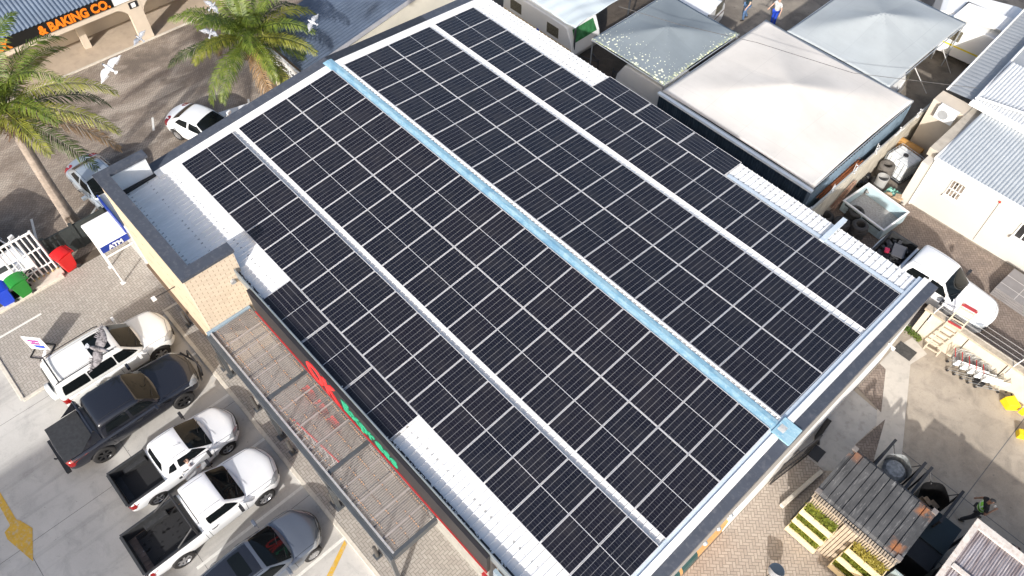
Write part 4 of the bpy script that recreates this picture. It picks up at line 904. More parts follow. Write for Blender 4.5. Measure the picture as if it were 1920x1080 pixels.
# ------------------------------------------------------------------ bakery with arcade
bk = thing('bakery_building', 'cream arcaded bakery building with blue grey ribbed roof and black sign board', 'building', (-15, -4, 0))
c_, s__ = math.cos(rad(88)), math.sin(rad(88))
def BF(u, v, z):   # u runs along the arcade to the right, v outward to the street
    return (-15.1+c_*u+s__*v, -2.69+s__*u-c_*v, z)
def wallpoly(b, u0, u1, z0, z1, v0, v1):
    pts = [BF(u, v, z) for z in (z0, z1) for u, v in ((u0, v0), (u1, v0), (u1, v1), (u0, v1))]; b.add(pts, [(3, 2, 1, 0), (4, 5, 6, 7), (0, 1, 5, 4), (1, 2, 6, 5), (2, 3, 7, 6), (3, 0, 4, 7)])
BKC = M('bakery_cream', (.56, .48, .385), .85, 0, .05, 1.5, dirt=.2, dirtcol=(.5, .4, .3))
b = MB(); wallpoly(b, -14, 9, 0, 2.9, -2.5, -2.3); b.build('rear_wall', BKC, bk, W=True)
b = MB()
for u0, u1 in ((-12.2, -11.5), (-8.2, -7.5), (-2.6, -2.25), (-.05, .68), (4.8, 5.5)):
    b = MB(); wallpoly(b, u0, u1, 0, 2.45, -.32, 0) if u0 != -2.6 else wallpoly(b, u0, u1, 0, 2.2, -1.6, -1.3); b.build('pillar', BKC, bk, W=True)
b = MB(); wallpoly(b, -14, 9, 2.12, 2.46, -.32, -.005)
# rounded arch shoulders
for uc, sg in ((-.05, -1), (.68, 1), (4.8, -1), (-7.7, 1)):
    pts = []; N_ = 6
    for k in range(N_):
        a0, a1 = PI/2*k/N_, PI/2*(k+1)/N_; r_ = .7
        u0, u1 = uc+sg*r_*(1-math.sin(a0)), uc+sg*r_*(1-math.sin(a1)); z0, z1 = 2.14-r_*(1-math.sin(PI/2-a0)), 2.14-r_*(1-math.sin(PI/2-a1))
        b.add([BF(uc, -.16, z0), BF(u0, -.16, z0), BF(u1, -.16, z1), BF(uc, -.16, z1), BF(uc, -.01, z0), BF(u0, -.01, z0), BF(u1, -.01, z1), BF(uc, -.01, z1)], [(3, 2, 1, 0), (4, 5, 6, 7), (0, 1, 5, 4), (1, 2, 6, 5), (2, 3, 7, 6), (3, 0, 4, 7)])
b.build('arch_beam', BKC, bk, W=True)
b = MB(); wallpoly(b, -8, 9, .9, 2.6, -2.3, -2.27); b.build('dark_shopfront', BLACK, bk, W=True)
b = MB(); wallpoly(b, -14, -.62, 2.46, 3.06, -.0, .10); sbd = b.build('sign_board', M('sign_black', (.006, .006, .006), .5), bk, W=True)
b = MB(); wallpoly(b, -.6, 9, 2.46, 3.06, -.02, .08); b.build('fascia', WHITE, bk, W=True)
OR = M('sign_orange', (.85, .20, .01), .5, 0, .03)
def btext(body, u, z, size, fit):
    p = BF(u, .115, z); text(body, size, OR, p, (PI/2, 0, rad(88)), .01, bk, 'lettering', .028, fit=fit)
btext('& BAKING CO.', -4.35, 2.53, .64, 3.6); btext('CK', -6.5, 2.53, .64, .8); 
b = MB(); wallpoly(b, .08, .55, 1.95, 2.3, 0, .02); b.build('house_plate', BLACK, bk, W=True)
b = MB(); wallpoly(b, .2, .42, 2.0, 2.24, .02, .03); b.build('plate_centre', WHITE, bk, W=True)
RB = M('roof_blue_grey', (.15, .19, .25), .45, .15, .12, .8, dirt=.35, dirtcol=(.28, .32, .37)); RD = M('roof_dark_blue', (.075, .10, .145), .55, .05, .3, .5, dirt=.4, dirtcol=(.16, .20, .26))
def corr(P0, U, V, nu, w, h, name, mat, parent):
    """sheet of ridges: ridges repeat along U and run along V"""
    P0, U, V = Vector(P0), Vector(U), Vector(V); nrm = U.cross(V).normalized(); nrm = nrm if nrm.z > 0 else -nrm; n = int(U.length/w); b = MB(); vs = []; k = n*4
    for j in (0, 1):
        for i in range(k+1): vs.append(P0+U*(i/k)+V*j+nrm*(h if i % 4 == 2 else (h*.6 if i % 2 else 0)))
    fs = [(i, i+1, k+2+i, k+1+i) for i in range(k)]; b.add(vs, fs); return b.build(name, mat, parent, W=True)
a0, a1 = Vector(BF(-14, .15, 3.10)), Vector(BF(9, .15, 3.10)); back = Vector(BF(-14, -14, 4.6)) - Vector(BF(-14, .15, 3.10))
corr(a0, a1-a0, back, 0, .20, .05, 'roof_sheet', RB, bk)
apr = sheet('bakery_apron', [BF(u, v, 0)[:2] for u, v in ((-14, -2.3), (9, -2.3), (9, .12), (-14, .12))], .03, M('apron_concrete', (.42, .34, .26), .85, 0, .1, 1.2, dirt=.4, dirtcol=(.25, .2, .16)))
b = MB(); p_, q_ = Vector(BF(-14, .1, .03)), Vector(BF(9, .1, .03)); b.beam(p_, q_, .1, .06); b.build('apron_kerb', KERB)['kind'] = 'structure'

# ------------------------------------------------------------------ garden machine shop
gs = thing('machine_shop_building', 'shop with dark blue ribbed roof, white lettered fascia and cream side wall', 'building', (-4.5, 4, 0))
corr((-6.9, .22, 3.5), (4.0, .2, 0), (-.75, 11.5, 1.1), 0, .19, .05, 'roof_sheet', RD, gs)
b = MB(); b.add([(-7.6, 14, 5.5), (-3.6, 14, 4.7), (-2.9, .3, 3.48), (-6.9, .3, 3.48)], [(3, 2, 1, 0)]); b.build('roof_underlay', RD, gs, W=True)
MB().add([(-2.92, .2, 3.56), (-2.72, .2, 3.5), (-3.42, 11.8, 4.6), (-3.62, 11.8, 4.66)], [(0, 1, 2, 3)]).build('roof_edge', M('edge_grey', (.25, .25, .26), .6), gs, W=True)
b = MB(); b.add([(-2.8, .3, 0), (-3.45, 11.8, 0), (-3.45, 11.8, 4.55), (-2.8, .3, 3.46), (-2.95, .3, 0), (-3.6, 11.8, 0), (-3.6, 11.8, 4.55), (-2.95, .3, 3.46)], [(0, 1, 2, 3), (7, 6, 5, 4), (3, 2, 6, 7), (0, 3, 7, 4), (1, 5, 6, 2)]); b.build('side_wall', M('pale_cream_wall', (.70, .66, .56), .85, 0, .05, .8, dirt=.2, dirtcol=(.5, .47, .4)), gs, W=True)
MB().box(-6.7, -2.75, .08, .2, 2.75, 3.45).build('fascia', WHITE, gs, W=True)
TXD = M('sign_ink', (.09, .09, .10), .6)
text('Implements & Extra General', .36, TXD, (-6.5, .07, 2.97), rt, .006, gs, 'lettering', .006, .86)
b = MB(); b.box(-6.4, -5.3, .5, .54, .1, 2.7); b.box(-4.9, -3.6, .5, .54, .1, 2.7); b.build('shop_opening', BLACK, gs, W=True)
MB().box(-7.0, -2.8, .55, .8, 0, 3.4).build('front_wall', BKC, gs, W=True)
YL = M('display_yellow', (.75, .62, .02), .5)
for lab, x, y, m in (('red display triangle on the left of the shop entrance', -5.35, -.25, RED), ('yellow display triangle standing furthest from the shop door', -5.3, -.95, YL), ('yellow display triangle inside the dark shop entrance', -4.0, .3, YL)):
    t = thing('display_board', lab, 'display board', (x, y, 0)); MB().add([(-.28, 0, 0), (.28, 0, 0), (0, .02, .75), (-.28, .3, 0), (.28, .3, 0), (0, .28, .75)], [(0, 1, 2), (5, 4, 3), (0, 2, 5, 3), (1, 4, 5, 2)]).build('board', m, t)
for i, (x, y, m, lab) in enumerate(((-5.75, .2, OR, 'orange garden tiller at the left edge of the shop entrance'), (-5.2, .25, OR, 'orange chipper beside the dark shop doorway'), (-3.2, .1, RED, 'red mower half hidden by the store coping'), (-5.2, -2.1, OR, 'orange and yellow machine under the palm fronds'))):
    t = thing('garden_machine', lab, 'garden machine', (x, y, .01), rad(30*i)); MB().obox((0, 0, .38), (.55, .32, .28)).tube([(0, .1, .5), (0, .3, .95)], .03).build('engine', m, t, bevel=.04)
    for sx in (-1, 1): MB().tube([(sx*.26, 0, .18), (sx*.36, 0, .18)], .18, 12).build('wheel', RUB, t)
    MB().tube([(-.2, -.1, .4), (-.22, -.6, .9), (.22, -.6, .9), (.2, -.1, .4)], .02).build('handle', BLACK, t)
t = thing('machine_stand', 'low grey display table between the tillers and palm trunk', 'table', (-5.6, -.5, 0)); MB().box(-.5, .5, -.12, .12, .3, .36).box(-.45, -.4, -.1, .1, 0, .3).box(.4, .45, -.1, .1, 0, .3).build('top', DARKST, t)
t = thing('traffic_cone', 'red traffic cone by the parapet edge in the side street', 'cone', (-5.45, -1.35, 0)); MB().lathe([(.14, 0.03), (.03, .6), (0.001, .6)], n=12).build('cone', RED, t, True); MB().box(-.18, .18, -.18, .18, 0, .03).build('base', BLACK, t)
bn = thing('street_bench', 'pale timber bench partly hidden by the far store gable', 'bench', P(445, 205, .45).to_tuple()[:2]+(0,), rad(75)); MB().box(-.9, .9, -.2, .2, .4, .45).build('seat', PAINTW, bn); MB().box(-.8, -.72, -.18, .18, 0, .4).box(.72, .8, -.18, .18, 0, .4).build('leg', PAINTW, bn)
lr = thing('lean_to_roof', 'pale grey lean to roof sheet below the brick parapet', 'canopy', (-1.8, -6.2, 0)); q4 = [P(297, 300, 2.6), P(335, 272, 2.6), P(352, 283, 2.5), P(310, 310, 2.5)]
q4 = [Vector((-2.05, -7.9, 2.5)), Vector((-2.05, -5.6, 2.5)), Vector((-.85, -5.6, 2.75)), Vector((-.85, -7.9, 2.75))]
b = MB(); b.add(q4, [(0, 1, 2, 3)]).add([v-Vector((0, 0, .05)) for v in q4], [(3, 2, 1, 0)]).box(-2.1, -2.0, -7.9, -5.6, 2.44, 2.56); b.build('sheet', WHITE, lr, W=True); MB().box(-2.05, -1.98, -7.8, -7.72, 0, 2.45).box(-2.05, -1.98, -5.8, -5.72, 0, 2.45).build('post', PAINTW, lr, W=True)
# ------------------------------------------------------------------ caravan yard: tents, shed, caravans
def tent(name, label, x0, x1, y0, y1, ze, zp, mat, peak=None, n=20, sag=.22, postmat=None):
    t = thing(name, label, 'tent', ((x0+x1)/2, (y0+y1)/2, 0)); px, py = peak or ((x0+x1)/2, (y0+y1)/2)
    def fn(u, v):
        a, b_ = 2*u-1, 2*v-1; r = max(abs(a), abs(b_)); r = min(1, (abs(a)**7+abs(b_)**7)**(1/7)); h = (1-r); z = ze+(zp-ze)*(h**1.15)
        z -= sag*(1-abs(abs(a)-abs(b_)))*0 + sag*4*h*(1-h)*(1-min(abs(a), abs(b_))/max(r, 1e-5))*.35
        x = x0+(x1-x0)*u; y = y0+(y1-y0)*v
        x += (px-(x0+x1)/2)*h; y += (py-(y0+y1)/2)*h
        # edges pull inward between the corners
        if True:
            x += (-a)*.07*(1-b_*b_)*abs(a)**6; y += (-b_)*.07*(1-a*a)*abs(b_)**6
        return (x, y, z)
    o = MB().grid(fn, n*2, n*2).build('fabric', mat, t, True, W=True, ang=12); sm = o.modifiers.new('t', 'SOLIDIFY'); sm.thickness = .02; sm.offset = -1
    b = MB()
    for x in (x0+.05, x1-.05):
        for y in (y0+.05, y1-.05): b.tube([(x, y, 0), (x, y, ze-.02)], .035, 8)
    b.build('post', postmat or GALV, t, W=True)
    b = MB()
    for p, q in (((x0, y0), (x1, y0)), ((x1, y0), (x1, y1)), ((x1, y1), (x0, y1)), ((x0, y1), (x0, y0))): b.tube([(*p, ze-.04), (*q, ze-.04)], .025, 6)
    b.build('edge_rail', postmat or GALV, t, W=True); return t
def fabric(name, col, lich=False):
    m, nt, b = newmat(name); v = coords(nt); X, Y, Z = xyz(nt, v); n1 = noise(nt, v, .5, 5)
    c = mix(nt, ramp(nt, n1, .35, .65), tuple(q*.93 for q in col), tuple(min(1, q*1.05) for q in col))
    seam = ((X/1.95).fract()).lt(.008).mx(((Y/3.1).fract()).lt(.004)); c = mix(nt, seam*.35, c, tuple(q*.55 for q in col)); fold = noise(nt, stretch(nt, v, (.3, 3, 1)), 1.2, 4); c = mix(nt, ramp(nt, fold, .5, .7, 0, .25), c, tuple(q*.85 for q in col))
    n3 = noise(nt, v, 3, 6, .7); c = mix(nt, ramp(nt, n3, .55, .75, 0, .25), c, tuple(q*.7 for q in col))
    if lich:
        vor = nt.nodes.new('ShaderNodeTexVoronoi'); vor.inputs['Scale'].default_value = 6.5; nt.links.new(v, vor.inputs['Vector']); d = N(nt, vor.outputs['Distance'])
        edge = ramp(nt, Y, -2.9, -.5, 1, 0).mx(ramp(nt, X, 2.35, 1.6, 1, 0)*.95).mx(ramp(nt, X, -2.3, -1.7, 1, 0)*.6)
        msk = noise(nt, v, 1.1, 3)
        thr = edge*ramp(nt, msk, .32, .55, .16, .44)
        c = mix(nt, (thr - d).gt(0)*.9, c, (.72, .74, .58)); n4 = noise(nt, v, 8, 4); e2 = ramp(nt, X, 2.35, 2.05, 1, 0).mx(ramp(nt, Y, -2.85, -2.65, 1, 0)); c = mix(nt, e2*ramp(nt, n4, .5, .56, 0, 1), c, (.55, .6, .28))
    nt.links.new(c, b.inputs['Base Color']); b.inputs['Roughness'].default_value = .95; b.inputs['Specular IOR Level'].default_value = .1; return m
tent('frame_tent', 'large off white canvas canopy over the dark blue shed', 8.2, 16.38, 12.08, 20.0, 2.68, 3.35, fabric('canvas_white', (.60, .575, .54)))
tent('frame_tent', 'grey canvas canopy speckled with pale lichen over parked caravans', 3.3, 7.95, 12.55, 18.2, 2.6, 3.15, fabric('canvas_grey_lichen', (.20, .235, .26), True))
tent('frame_tent', 'large plain pale grey canvas canopy furthest back beside the long house roof', 9.4, 15.1, 20.1, 27.3, 2.6, 3.4, fabric('canvas_pale_grey', (.35, .385, .405)), postmat=GALV)
shed = thing('blue_shed', 'dark blue corrugated metal shed under the off white canopy', 'shed', (12.3, 13, 0))
SBL = M('shed_blue', (.022, .042, .07), .55, .1, .3, 1.5, dirt=.35, dirtcol=(.15, .19, .23), streak=(4, 4, .3))
def vcorr(p, q, z0, z1, name, mat, parent, pitch=.12, h=.03):
    p, q = Vector((*p, 0)), Vector((*q, 0)); d = q-p; n = int(d.length/pitch)*4; nr = Vector((d.y, -d.x, 0)).normalized(); b = MB(); vs = []
    for z in (z0, z1):
        for i in range(n+1): a = p+d*(i/n)+nr*(h if i % 4 in (1, 2) else 0); vs.append((a.x, a.y, z))
    b.add(vs, [(i, i+1, n+2+i, n+1+i) for i in range(n)]); return b.build(name, mat, parent, W=True)
vcorr((8.15, 11.98), (16.36, 11.98), .05, 2.5, 'front_cladding', SBL, shed); vcorr((16.38, 12.0), (16.38, 20.0), .05, 2.5, 'side_cladding', M('shed_side_blue', (.14, .20, .26), .5, .1, .25, 2, dirt=.4, dirtcol=(.08, .1, .13), streak=(3, 3, .3)), shed, .2); vcorr((8.14, 20), (8.14, 12), .05, 2.4, 'end_cladding', SBL, shed)
b = MB(); b.box(8.1, 16.45, 11.9, 12.06, 2.52, 2.63); b.build('eave_rail', M('rail_pale_blue', (.78, .84, .88), .45, 0, .05), shed, W=True); MB().box(16.3, 16.44, 11.9, 12.05, .05, 2.5).build('corner_trim', M('trim_blue', (.12, .16, .21), .5), shed, W=True)
def caravan(label, loc, rz, L, W_, H, stripe, roofm=None, winmat=None, group='caravans in the yard', win=True):
    t = thing('caravan', label, 'caravan', loc, rz, group); b = MB(); prof = [(-L/2+.12, .5), (-L/2, .75), (-L/2+.06, 1.5), (-L/2+.32, H-.12), (-L/2+.6, H), (L/2-.75, H), (L/2-.5, H-.06), (L/2-.12, 1.45), (L/2, .85), (L/2-.15, .5)]
    n = len(prof); vs = [(x, -W_/2, z) for x, z in prof]+[(x, W_/2, z) for x, z in prof]; b.add(vs, [tuple(range(n)), tuple(range(n, 2*n))[::-1]]+[(i, n+i, n+(i+1) % n, (i+1) % n) for i in range(n)]); b.build('shell', PAINTW, t, bevel=.05)
    if roofm: MB().box(-L/2+.5, L/2-.6, -W_/2+.1, W_/2-.1, H, H+.04).build('roof_panel', roofm, t)
    wm = winmat or M('curtain_window', (.13, .12, .09), .3, 0, .6, 14)
    for sy in (-1, 1):
        for x in ((-L*.3, L*.22) if win else ()): MB().box(x-.42, x+.42, sy*(W_/2+.005)-.01, sy*(W_/2+.005)+.01, 1.35, 1.95).build('window', wm, t, bevel=.008)
        b = MB(); b.box(-L/2+.1, L/2-.1, sy*(W_/2+.004)-.004, sy*(W_/2+.004)+.004, 1.05, 1.13); b.build('stripe', stripe, t); MB().tube([(.1, sy*(W_/2-.12), .33), (.1, sy*(W_/2+.02), .33)], .33, 18).build('wheel', RUB, t, True)
    b = MB(); b.add([(L/2-.47, y, z) if k else (L/2-.12, y, 1.5) for k, (y, z) in enumerate(())], []); x0, x1 = L/2-.12, L/2-.47
    b.add([(x0+.02, -.8, 1.5), (x0+.02, .8, 1.5), (x1+.07, .75, H-.2), (x1+.07, -.75, H-.2)], [(0, 1, 2, 3)]); b.build('front_window', M('window_green', (.04, .16, .06), .1, 0, .4, 4, coat=.6), t)
    MB().tube([(L/2-.1, -.4, .5), (L/2+.9, 0, .48), (L/2-.1, .4, .5)], .035).tube([(L/2+.9, 0, .05), (L/2+.9, 0, .65)], .03).build('hitch', DARKST, t); return t
OS = M('stripe_orange', (.62, .36, .06), .5); BS = M('stripe_brown', (.1, .055, .04), .5)
caravan('caravan with orange stripe and curtained windows under the sagging tarpaulin', (-.55, 13.65, 0), 0, 5.3, 2.1, 2.3, OS)
b = MB().add([(-.1, 0, 0), (.0, 0, -.16), (.1, 0, 0), (.08, 0, .1), (-.08, 0, .1)], [(0, 1, 2, 3, 4)]); o = b.build('shield_badge', BLU, [q for q in COL.objects if q.get('category') == 'caravan'][0]); o.location = (.1, -1.062, 1.1)
tp = thing('tarpaulin', 'wrinkled pale grey tarpaulin stretched over the orange striped caravan', 'tarpaulin', (-.8, 14.8, 0))
rr = random.Random(4)
o = MB().grid(lambda u, v: (-5+7.05*u, 12.72+4.2*v, 2.48+.42*math.sin(PI*min(1, v*1.0))**.8*(1-.6*max(0, u-.75)/.25)+.03*math.sin(26*u+9*v)+.018*math.sin(61*u-13*v)+.02*math.sin(17*v+5*u)-.05*(1-v)*(math.sin(PI*u*3)**2)), 90, 40).build('cloth', fabric('tarp_grey', (.44, .50, .54)), tp, True, W=True); o.modifiers.new('t', 'SOLIDIFY').thickness = .015
MB().tube([(2.0, 12.8, 0), (2.0, 12.8, 2.45)], .05).tube([(2.0, 16.9, 0), (2.0, 16.9, 2.45)], .05).tube([(-4.9, 12.8, 0), (-4.9, 12.8, 2.45)], .05).build('pole', DARKST, tp, W=True)
caravan('white caravan half under the lichen speckled canopy with a dark vent on its end', (6.6, 13.7, 0), rad(180), 3.4, 2.0, 2.2, PAINTW, win=False)
caravan('caravan with yellow and brown stripes between the pale grey canopy and the long roof', (16.2, 28.75, 0), rad(5), 5.2, 2.2, 2.3, YL)
caravan('small white caravan with a yellowish top beside the tarpaulin', (4.4, 19.6, 0), rad(100), 3.2, 1.9, 1.9, BS)
caravan('white caravan with dark front under the pale grey canopy edge', (14.2, 21.6, 0), rad(-80), 3.6, 1.9, 1.7, BS)
caravan('pale caravan behind the white flat canopy at the top of the picture', (15.0, 29.6, 0), rad(20), 4.6, 2.1, 2.3, BS)
t = thing('flat_canopy', 'flat bright white panel canopy with a dotted seam beyond the striped caravan', 'canopy', (17, 29, 0)); q = [P(1817, 5, 2.6), P(1908, 38, 2.6), P(1893, 62, 2.6), P(1788, 30, 2.6)]
b = MB().add(q, [(3, 2, 1, 0)]).add([v-Vector((0, 0, .06)) for v in q], [(0, 1, 2, 3)]); b.build('panel', WHITE, t, W=True)
b = MB()
for v in q: b.tube([(v.x, v.y, 0), (v.x, v.y, 2.55)], .04)
b.build('post', GALV, t, W=True)
t = thing('water_tank', 'tall white plastic tank with green inlet beside the white roof edge', 'tank', (2.05, 10.9, 0)); 
b = MB(); b.box(1.35, 2.75, 10.5, 11.35, .2, 2.3); b.build('tank', PAINTW, t, W=True, bevel=.12); MB().box(1.4, 1.9, 10.46, 10.5, 1.5, 1.95).build('inlet_grille', M('teal', (.02, .12, .12), .5), t, W=True)
t = thing('water_tank', 'low white plastic tank with rounded top close to the roof edge', 'tank', (4.6, 10.75, 0)); b = MB(); b.box(3.9, 5.2, 10.4, 11.1, .2, 1.75); b.build('tank', PAINTW, t, W=True, bevel=.15); MB().box(4.1, 5.0, 10.55, 10.95, 1.75, 1.78).build('lid', WHITE, t, W=True)
t = thing('folding_chair', 'small dark folding chair leaning on the white caravan by the shed corner', 'chair', (6.95, 12.35, 0), rad(10)); MB().box(-.22, .22, 0, .03, .55, 1.05).build('backrest', BLACK, t); MB().box(-.22, .22, -.35, 0, .42, .45).build('seat', BLACK, t)
MB().tube([(-.22, 0, 0), (-.22, 0, 1.0)], .015).tube([(.22, 0, 0), (.22, 0, 1)], .015).tube([(-.22, -.35, 0), (-.22, -.35, .45)], .015).tube([(.22, -.35, 0), (.22, -.35, .45)], .015).build('leg', DARKST, t)
# ------------------------------------------------------------------ boundary wall with electric fence, passage, cream house
bw = thing('boundary_wall', 'weathered cream wall with spiked electric fence beside the blue shed', 'wall', (16.75, 17, 0))
MB().box(16.68, 16.82, 11.3, 22.1, 0, 1.75).build('wall', M('weathered_cream', (.50, .46, .38), .9, 0, .12, 2, dirt=.6, dirtcol=(.2, .17, .13), streak=(1, 1, .3)), bw, W=True)
b = MB(); rr = random.Random(6); y = 11.5
while y < 22:
    b.tube([(16.75, y, 1.75), (16.72+rr.uniform(-.05, .25), y+rr.uniform(-.1, .1), 2.35)], .012, 5)
    for k in range(6): z = 1.85+k*.09; b.obox((16.78+rr.uniform(-.02, .08), y, z), (.05, .05, .035))
    y += 1.75
b.build('fence_standard', PAINTW, bw, W=True)
b = MB()
for k in range(5): b.tube([(16.76+.02*k, 11.3, 1.85+k*.1), (16.76+.02*k, 22, 1.85+k*.1)], .004, 4, False)
b.build('fence_wire', GALV, bw, W=True)
hs = thing('cream_house', 'cream plastered house with pale ribbed roof and barred white window', 'house', (24, 19, 0))
HC = M('house_cream', (.52, .495, .45), .85, 0, .03, .7, dirt=.15, dirtcol=(.52, .47, .4))
MB().box(18.98, 34, 17.3, 17.5, 0, 2.82).build('front_wall', HC, hs, W=True)
MB().box(18.62, 18.95, 16.95, 21.3, 0, 2.55).build('side_wall', HC, hs, W=True)
MB().box(18.5, 18.97, 17.5, 21.2, 2.55, 2.95).build('parapet', M('parapet_dirty', (.42, .38, .32), .9, 0, .15, 2, dirt=.4), hs, W=True)
PR = M('roof_pale', (.37, .405, .435), .45, .1, .06, 1.5, dirt=.25, dirtcol=(.6, .63, .65)); PR2 = M('roof_lighter', (.50, .525, .55), .5, .1, .05, 1.5); PR3 = M('roof_grey', (.30, .32, .34), .5, .1, .08, 1.5, dirt=.2, dirtcol=(.3, .3, .32))
corr((19.0, 17.18, 2.90), (15, 0, 0), (0, 3.6, .36), 0, .15, .035, 'roof_sheet', PR, hs)
MB().box(18.97, 34, 17.12, 17.2, 2.8, 2.92).build('gutter', WHITE, hs, W=True); MB().box(18.94, 19.02, 17.1, 20.8, 2.85, 2.98).build('barge_board', PAINTW, hs, W=True); MB().box(18.99, 19.06, 17.24, 17.3, 0, 2.8).build('downpipe', WHITE, hs, W=True)
MB().box(18.35, 34, 20.72, 21.0, 3.3, 3.45).build('box_gutter', WHITE, hs, W=True)
corr((18.4, 21.0, 3.42), (16, 0, 0), (0, 3.2, .35), 0, .15, .035, 'rear_roof_sheet', PR2, hs)
MB().add([(18.35, 21.0, 3.46), (18.45, 21.35, 3.50), (34, 25.0, 3.92), (34, 24.6, 3.9)], [(0, 1, 2, 3)])
corr((17.15, 21.4, 3.0), (-.5, 9.2, 0), (1.35, .0, .12), 0, .28, .015, 'side_roof_sheet', PR3, hs)
MB().add([(18.45, 21.15, 3.48), (34, 24.9, 3.95), (34, 40, 3.95), (17.95, 30.5, 3.4)], [(0, 1, 2, 3)]).build('hip_roof_sheet', PR3, hs, W=True)
MB().tube([(18.42, 21.1, 3.5), (17.95, 30.5, 3.46)], .05).build('ridge_strip', WHITE, hs, W=True); MB().tube([(17.12, 21.35, 3.05), (16.62, 30.6, 3.05)], .045).build('edge_strip', WHITE, hs, W=True); MB().tube([(18.42, 21.1, 3.55), (34, 24.9, 4.0)], .05).build('hip_strip', WHITE, hs, W=True)
MB().box(17.0, 18.5, 20.5, 21.35, 0, 2.9).build('end_wall', M('end_wall', (.52, .46, .38), .9, 0, .06), hs, W=True)
MB().box(16.82, 17.05, 17, 22, 0, 2.0)
w_ = MB(); w_.box(20.05, 20.6, 17.27, 17.31, 1.45, 2.25); wf = w_.build('window', M('window_painted_reflection', (.22, .19, .16), .15, 0, .9, 5), hs, W=True)  # mottled grey tan reflection is painted into the pane colour
b = MB(); b.box(20.0, 20.65, 17.25, 17.3, 1.40, 1.47); b.box(20.0, 20.65, 17.18, 17.3, 1.33, 1.41)
for k in range(3): b.box(20.175+k*.14, 20.205+k*.14, 17.24, 17.27, 1.45, 2.25)
b.box(20.05, 20.6, 17.24, 17.27, 1.83, 1.87); b.box(20.03, 20.06, 17.24, 17.3, 1.42, 2.26); b.box(20.6, 20.63, 17.24, 17.3, 1.42, 2.26); b.build('window_frame', WHITE, hs, W=True)
MB().box(23.2, 23.8, 17.27, 17.31, 1.4, 2.1).build('window', BLACK, hs, W=True); b = MB(); b.box(23.12, 23.9, 17.12, 17.3, 1.3, 1.42); b.box(23.15, 23.2, 17.24, 17.3, 1.4, 2.15); b.box(23.45, 23.5, 17.24, 17.3, 1.4, 2.1); b.build('window_frame', WHITE, hs, W=True)
MB().tube([(22.0, 17.28, 2.45), (22.05, 17.28, .1)], .008, 4).build('cable', DARKST, hs, W=True); MB().obox((22.0, 17.26, 2.5), (.08, .05, .08)).build('alarm_light', RED, hs, W=True)
t = thing('air_conditioner', 'white air conditioner with round grey fan grille above the passage', 'air conditioner', (17.85, 20.3, 2.4)); MB().box(17.42, 18.28, 20.12, 20.46, 2.35, 2.98).build('case', PAINTW, t, W=True, bevel=.02)
MB().lathe([(.0, 0), (.23, 0), (.24, -.015)], (0, 0, 0), 24).build('fan_grille', M('fan_grey', (.28, .29, .3), .6), t); f_ = t.children[-1]; f_.rotation_euler = (PI/2, 0, 0); f_.location = (-.1, -.19, .27)
t = thing('intermediate_tank', 'white caged liquid container with a black cap in the scrap passage', 'container', (17.6, 18.5, 0), rad(-8))
b = MB(); b.box(-.56, .56, -.5, .5, .14, 1.12); b.build('bottle', M('tank_white', (.66, .68, .68), .4, 0, .04), t, bevel=.08)
b = MB()
for k in range(6):
    x = -.58+k*.232; b.tube([(x, -.53, .14), (x, -.53, 1.12)], .011, 5); b.tube([(x, .53, .14), (x, .53, 1.12)], .011, 5)
    y = -.53+k*.212; b.tube([(.59, y, .14), (.59, y, 1.12)], .011, 5); b.tube([(-.59, y, .14), (-.59, y, 1.12)], .011, 5)
for z in (.14, .45, .8, 1.14): b.tube([(-.59, -.53, z), (.59, -.53, z), (.59, .53, z), (-.59, .53, z), (-.59, -.53, z)], .013, 5)
for y in (-.2, .2): b.tube([(-.59, y, 1.15), (.59, y, 1.15)], .012, 5)
b.tube([(0, -.53, 1.15), (0, .53, 1.15)], .012, 5)
b.build('cage', GALV, t); MB().lathe([(.0, 1.17), (.11, 1.17), (.12, 1.12)], n=14).build('cap', BLACK, t); MB().box(-.58, .58, -.52, .52, 0, .12).build('pallet', BLACK, t)
t = thing('orange_skip', 'faded orange metal hopper behind the caged container', 'hopper', (17.35, 19.6, 0)); MB().grid(lambda u, v: (-.55+1.1*u, .3*math.cos(v*PI), .55+.45*math.sin(v*PI)), 2, 10).box(-.5, .5, -.25, .25, .1, .6).box(.2, .9, -.5, -.1, .2, .62).build('hopper', M('faded_orange', (.36, .19, .05), .6, 0, .2, 4), t)
def tyre(x, y, z, r, wd, label, m=None, tilt=(0, 0), grp='old tyres in the passage'):
    t = thing('tyre', label, 'tyre', (x, y, z), 0, grp); m = m or M('tyre_rubber', (.05, .048, .047), .8, 0, .3, 10); o = MB().lathe([(r*.55, .0), (r*.7, -.01), (r*.93, .03), (r, .08), (r, wd-.08), (r*.93, wd-.03), (r*.7, wd+.01), (r*.55, wd), (r*.55, .0)], n=26).build('tread', m or RUB, t, True); t.rotation_euler = (tilt[0], tilt[1], 0)
    MB().lathe([(r*.54, .01), (.001, .01)], n=20).build('shadow_well', BLACK, t) if False else None
    return t
for x, y, n, lab in ((18.42, 13.75, 4, 'stack nearest the scrap pickup'), (17.7, 13.5, 3, 'stack between the other tyre stacks'), (17.78, 14.5, 3, 'stack against the upturned canopy shell'), (16.98, 13.45, 2, 'stack nearest the spiked wall')):
    for k in range(n): tyre(x+.02*((k*7) % 3-1), y+.02*((k*5) % 3-1), .01+k*.2, .36, .2, ('top' if k == n-1 else ORD[k]+' from the ground') + ' tyre of the black ' + lab)
GT = M('rubber_dusty', (.11, .10, .09), .9, 0, .2, 8)
for k in range(4): tyre(17.28, 17.85-.05*k, .01+k*.22, .36, .22, ('topmost' if k == 3 else ORD[k]+' from the ground') + ' dusty grey tyre of the stack beside the caged container', GT)
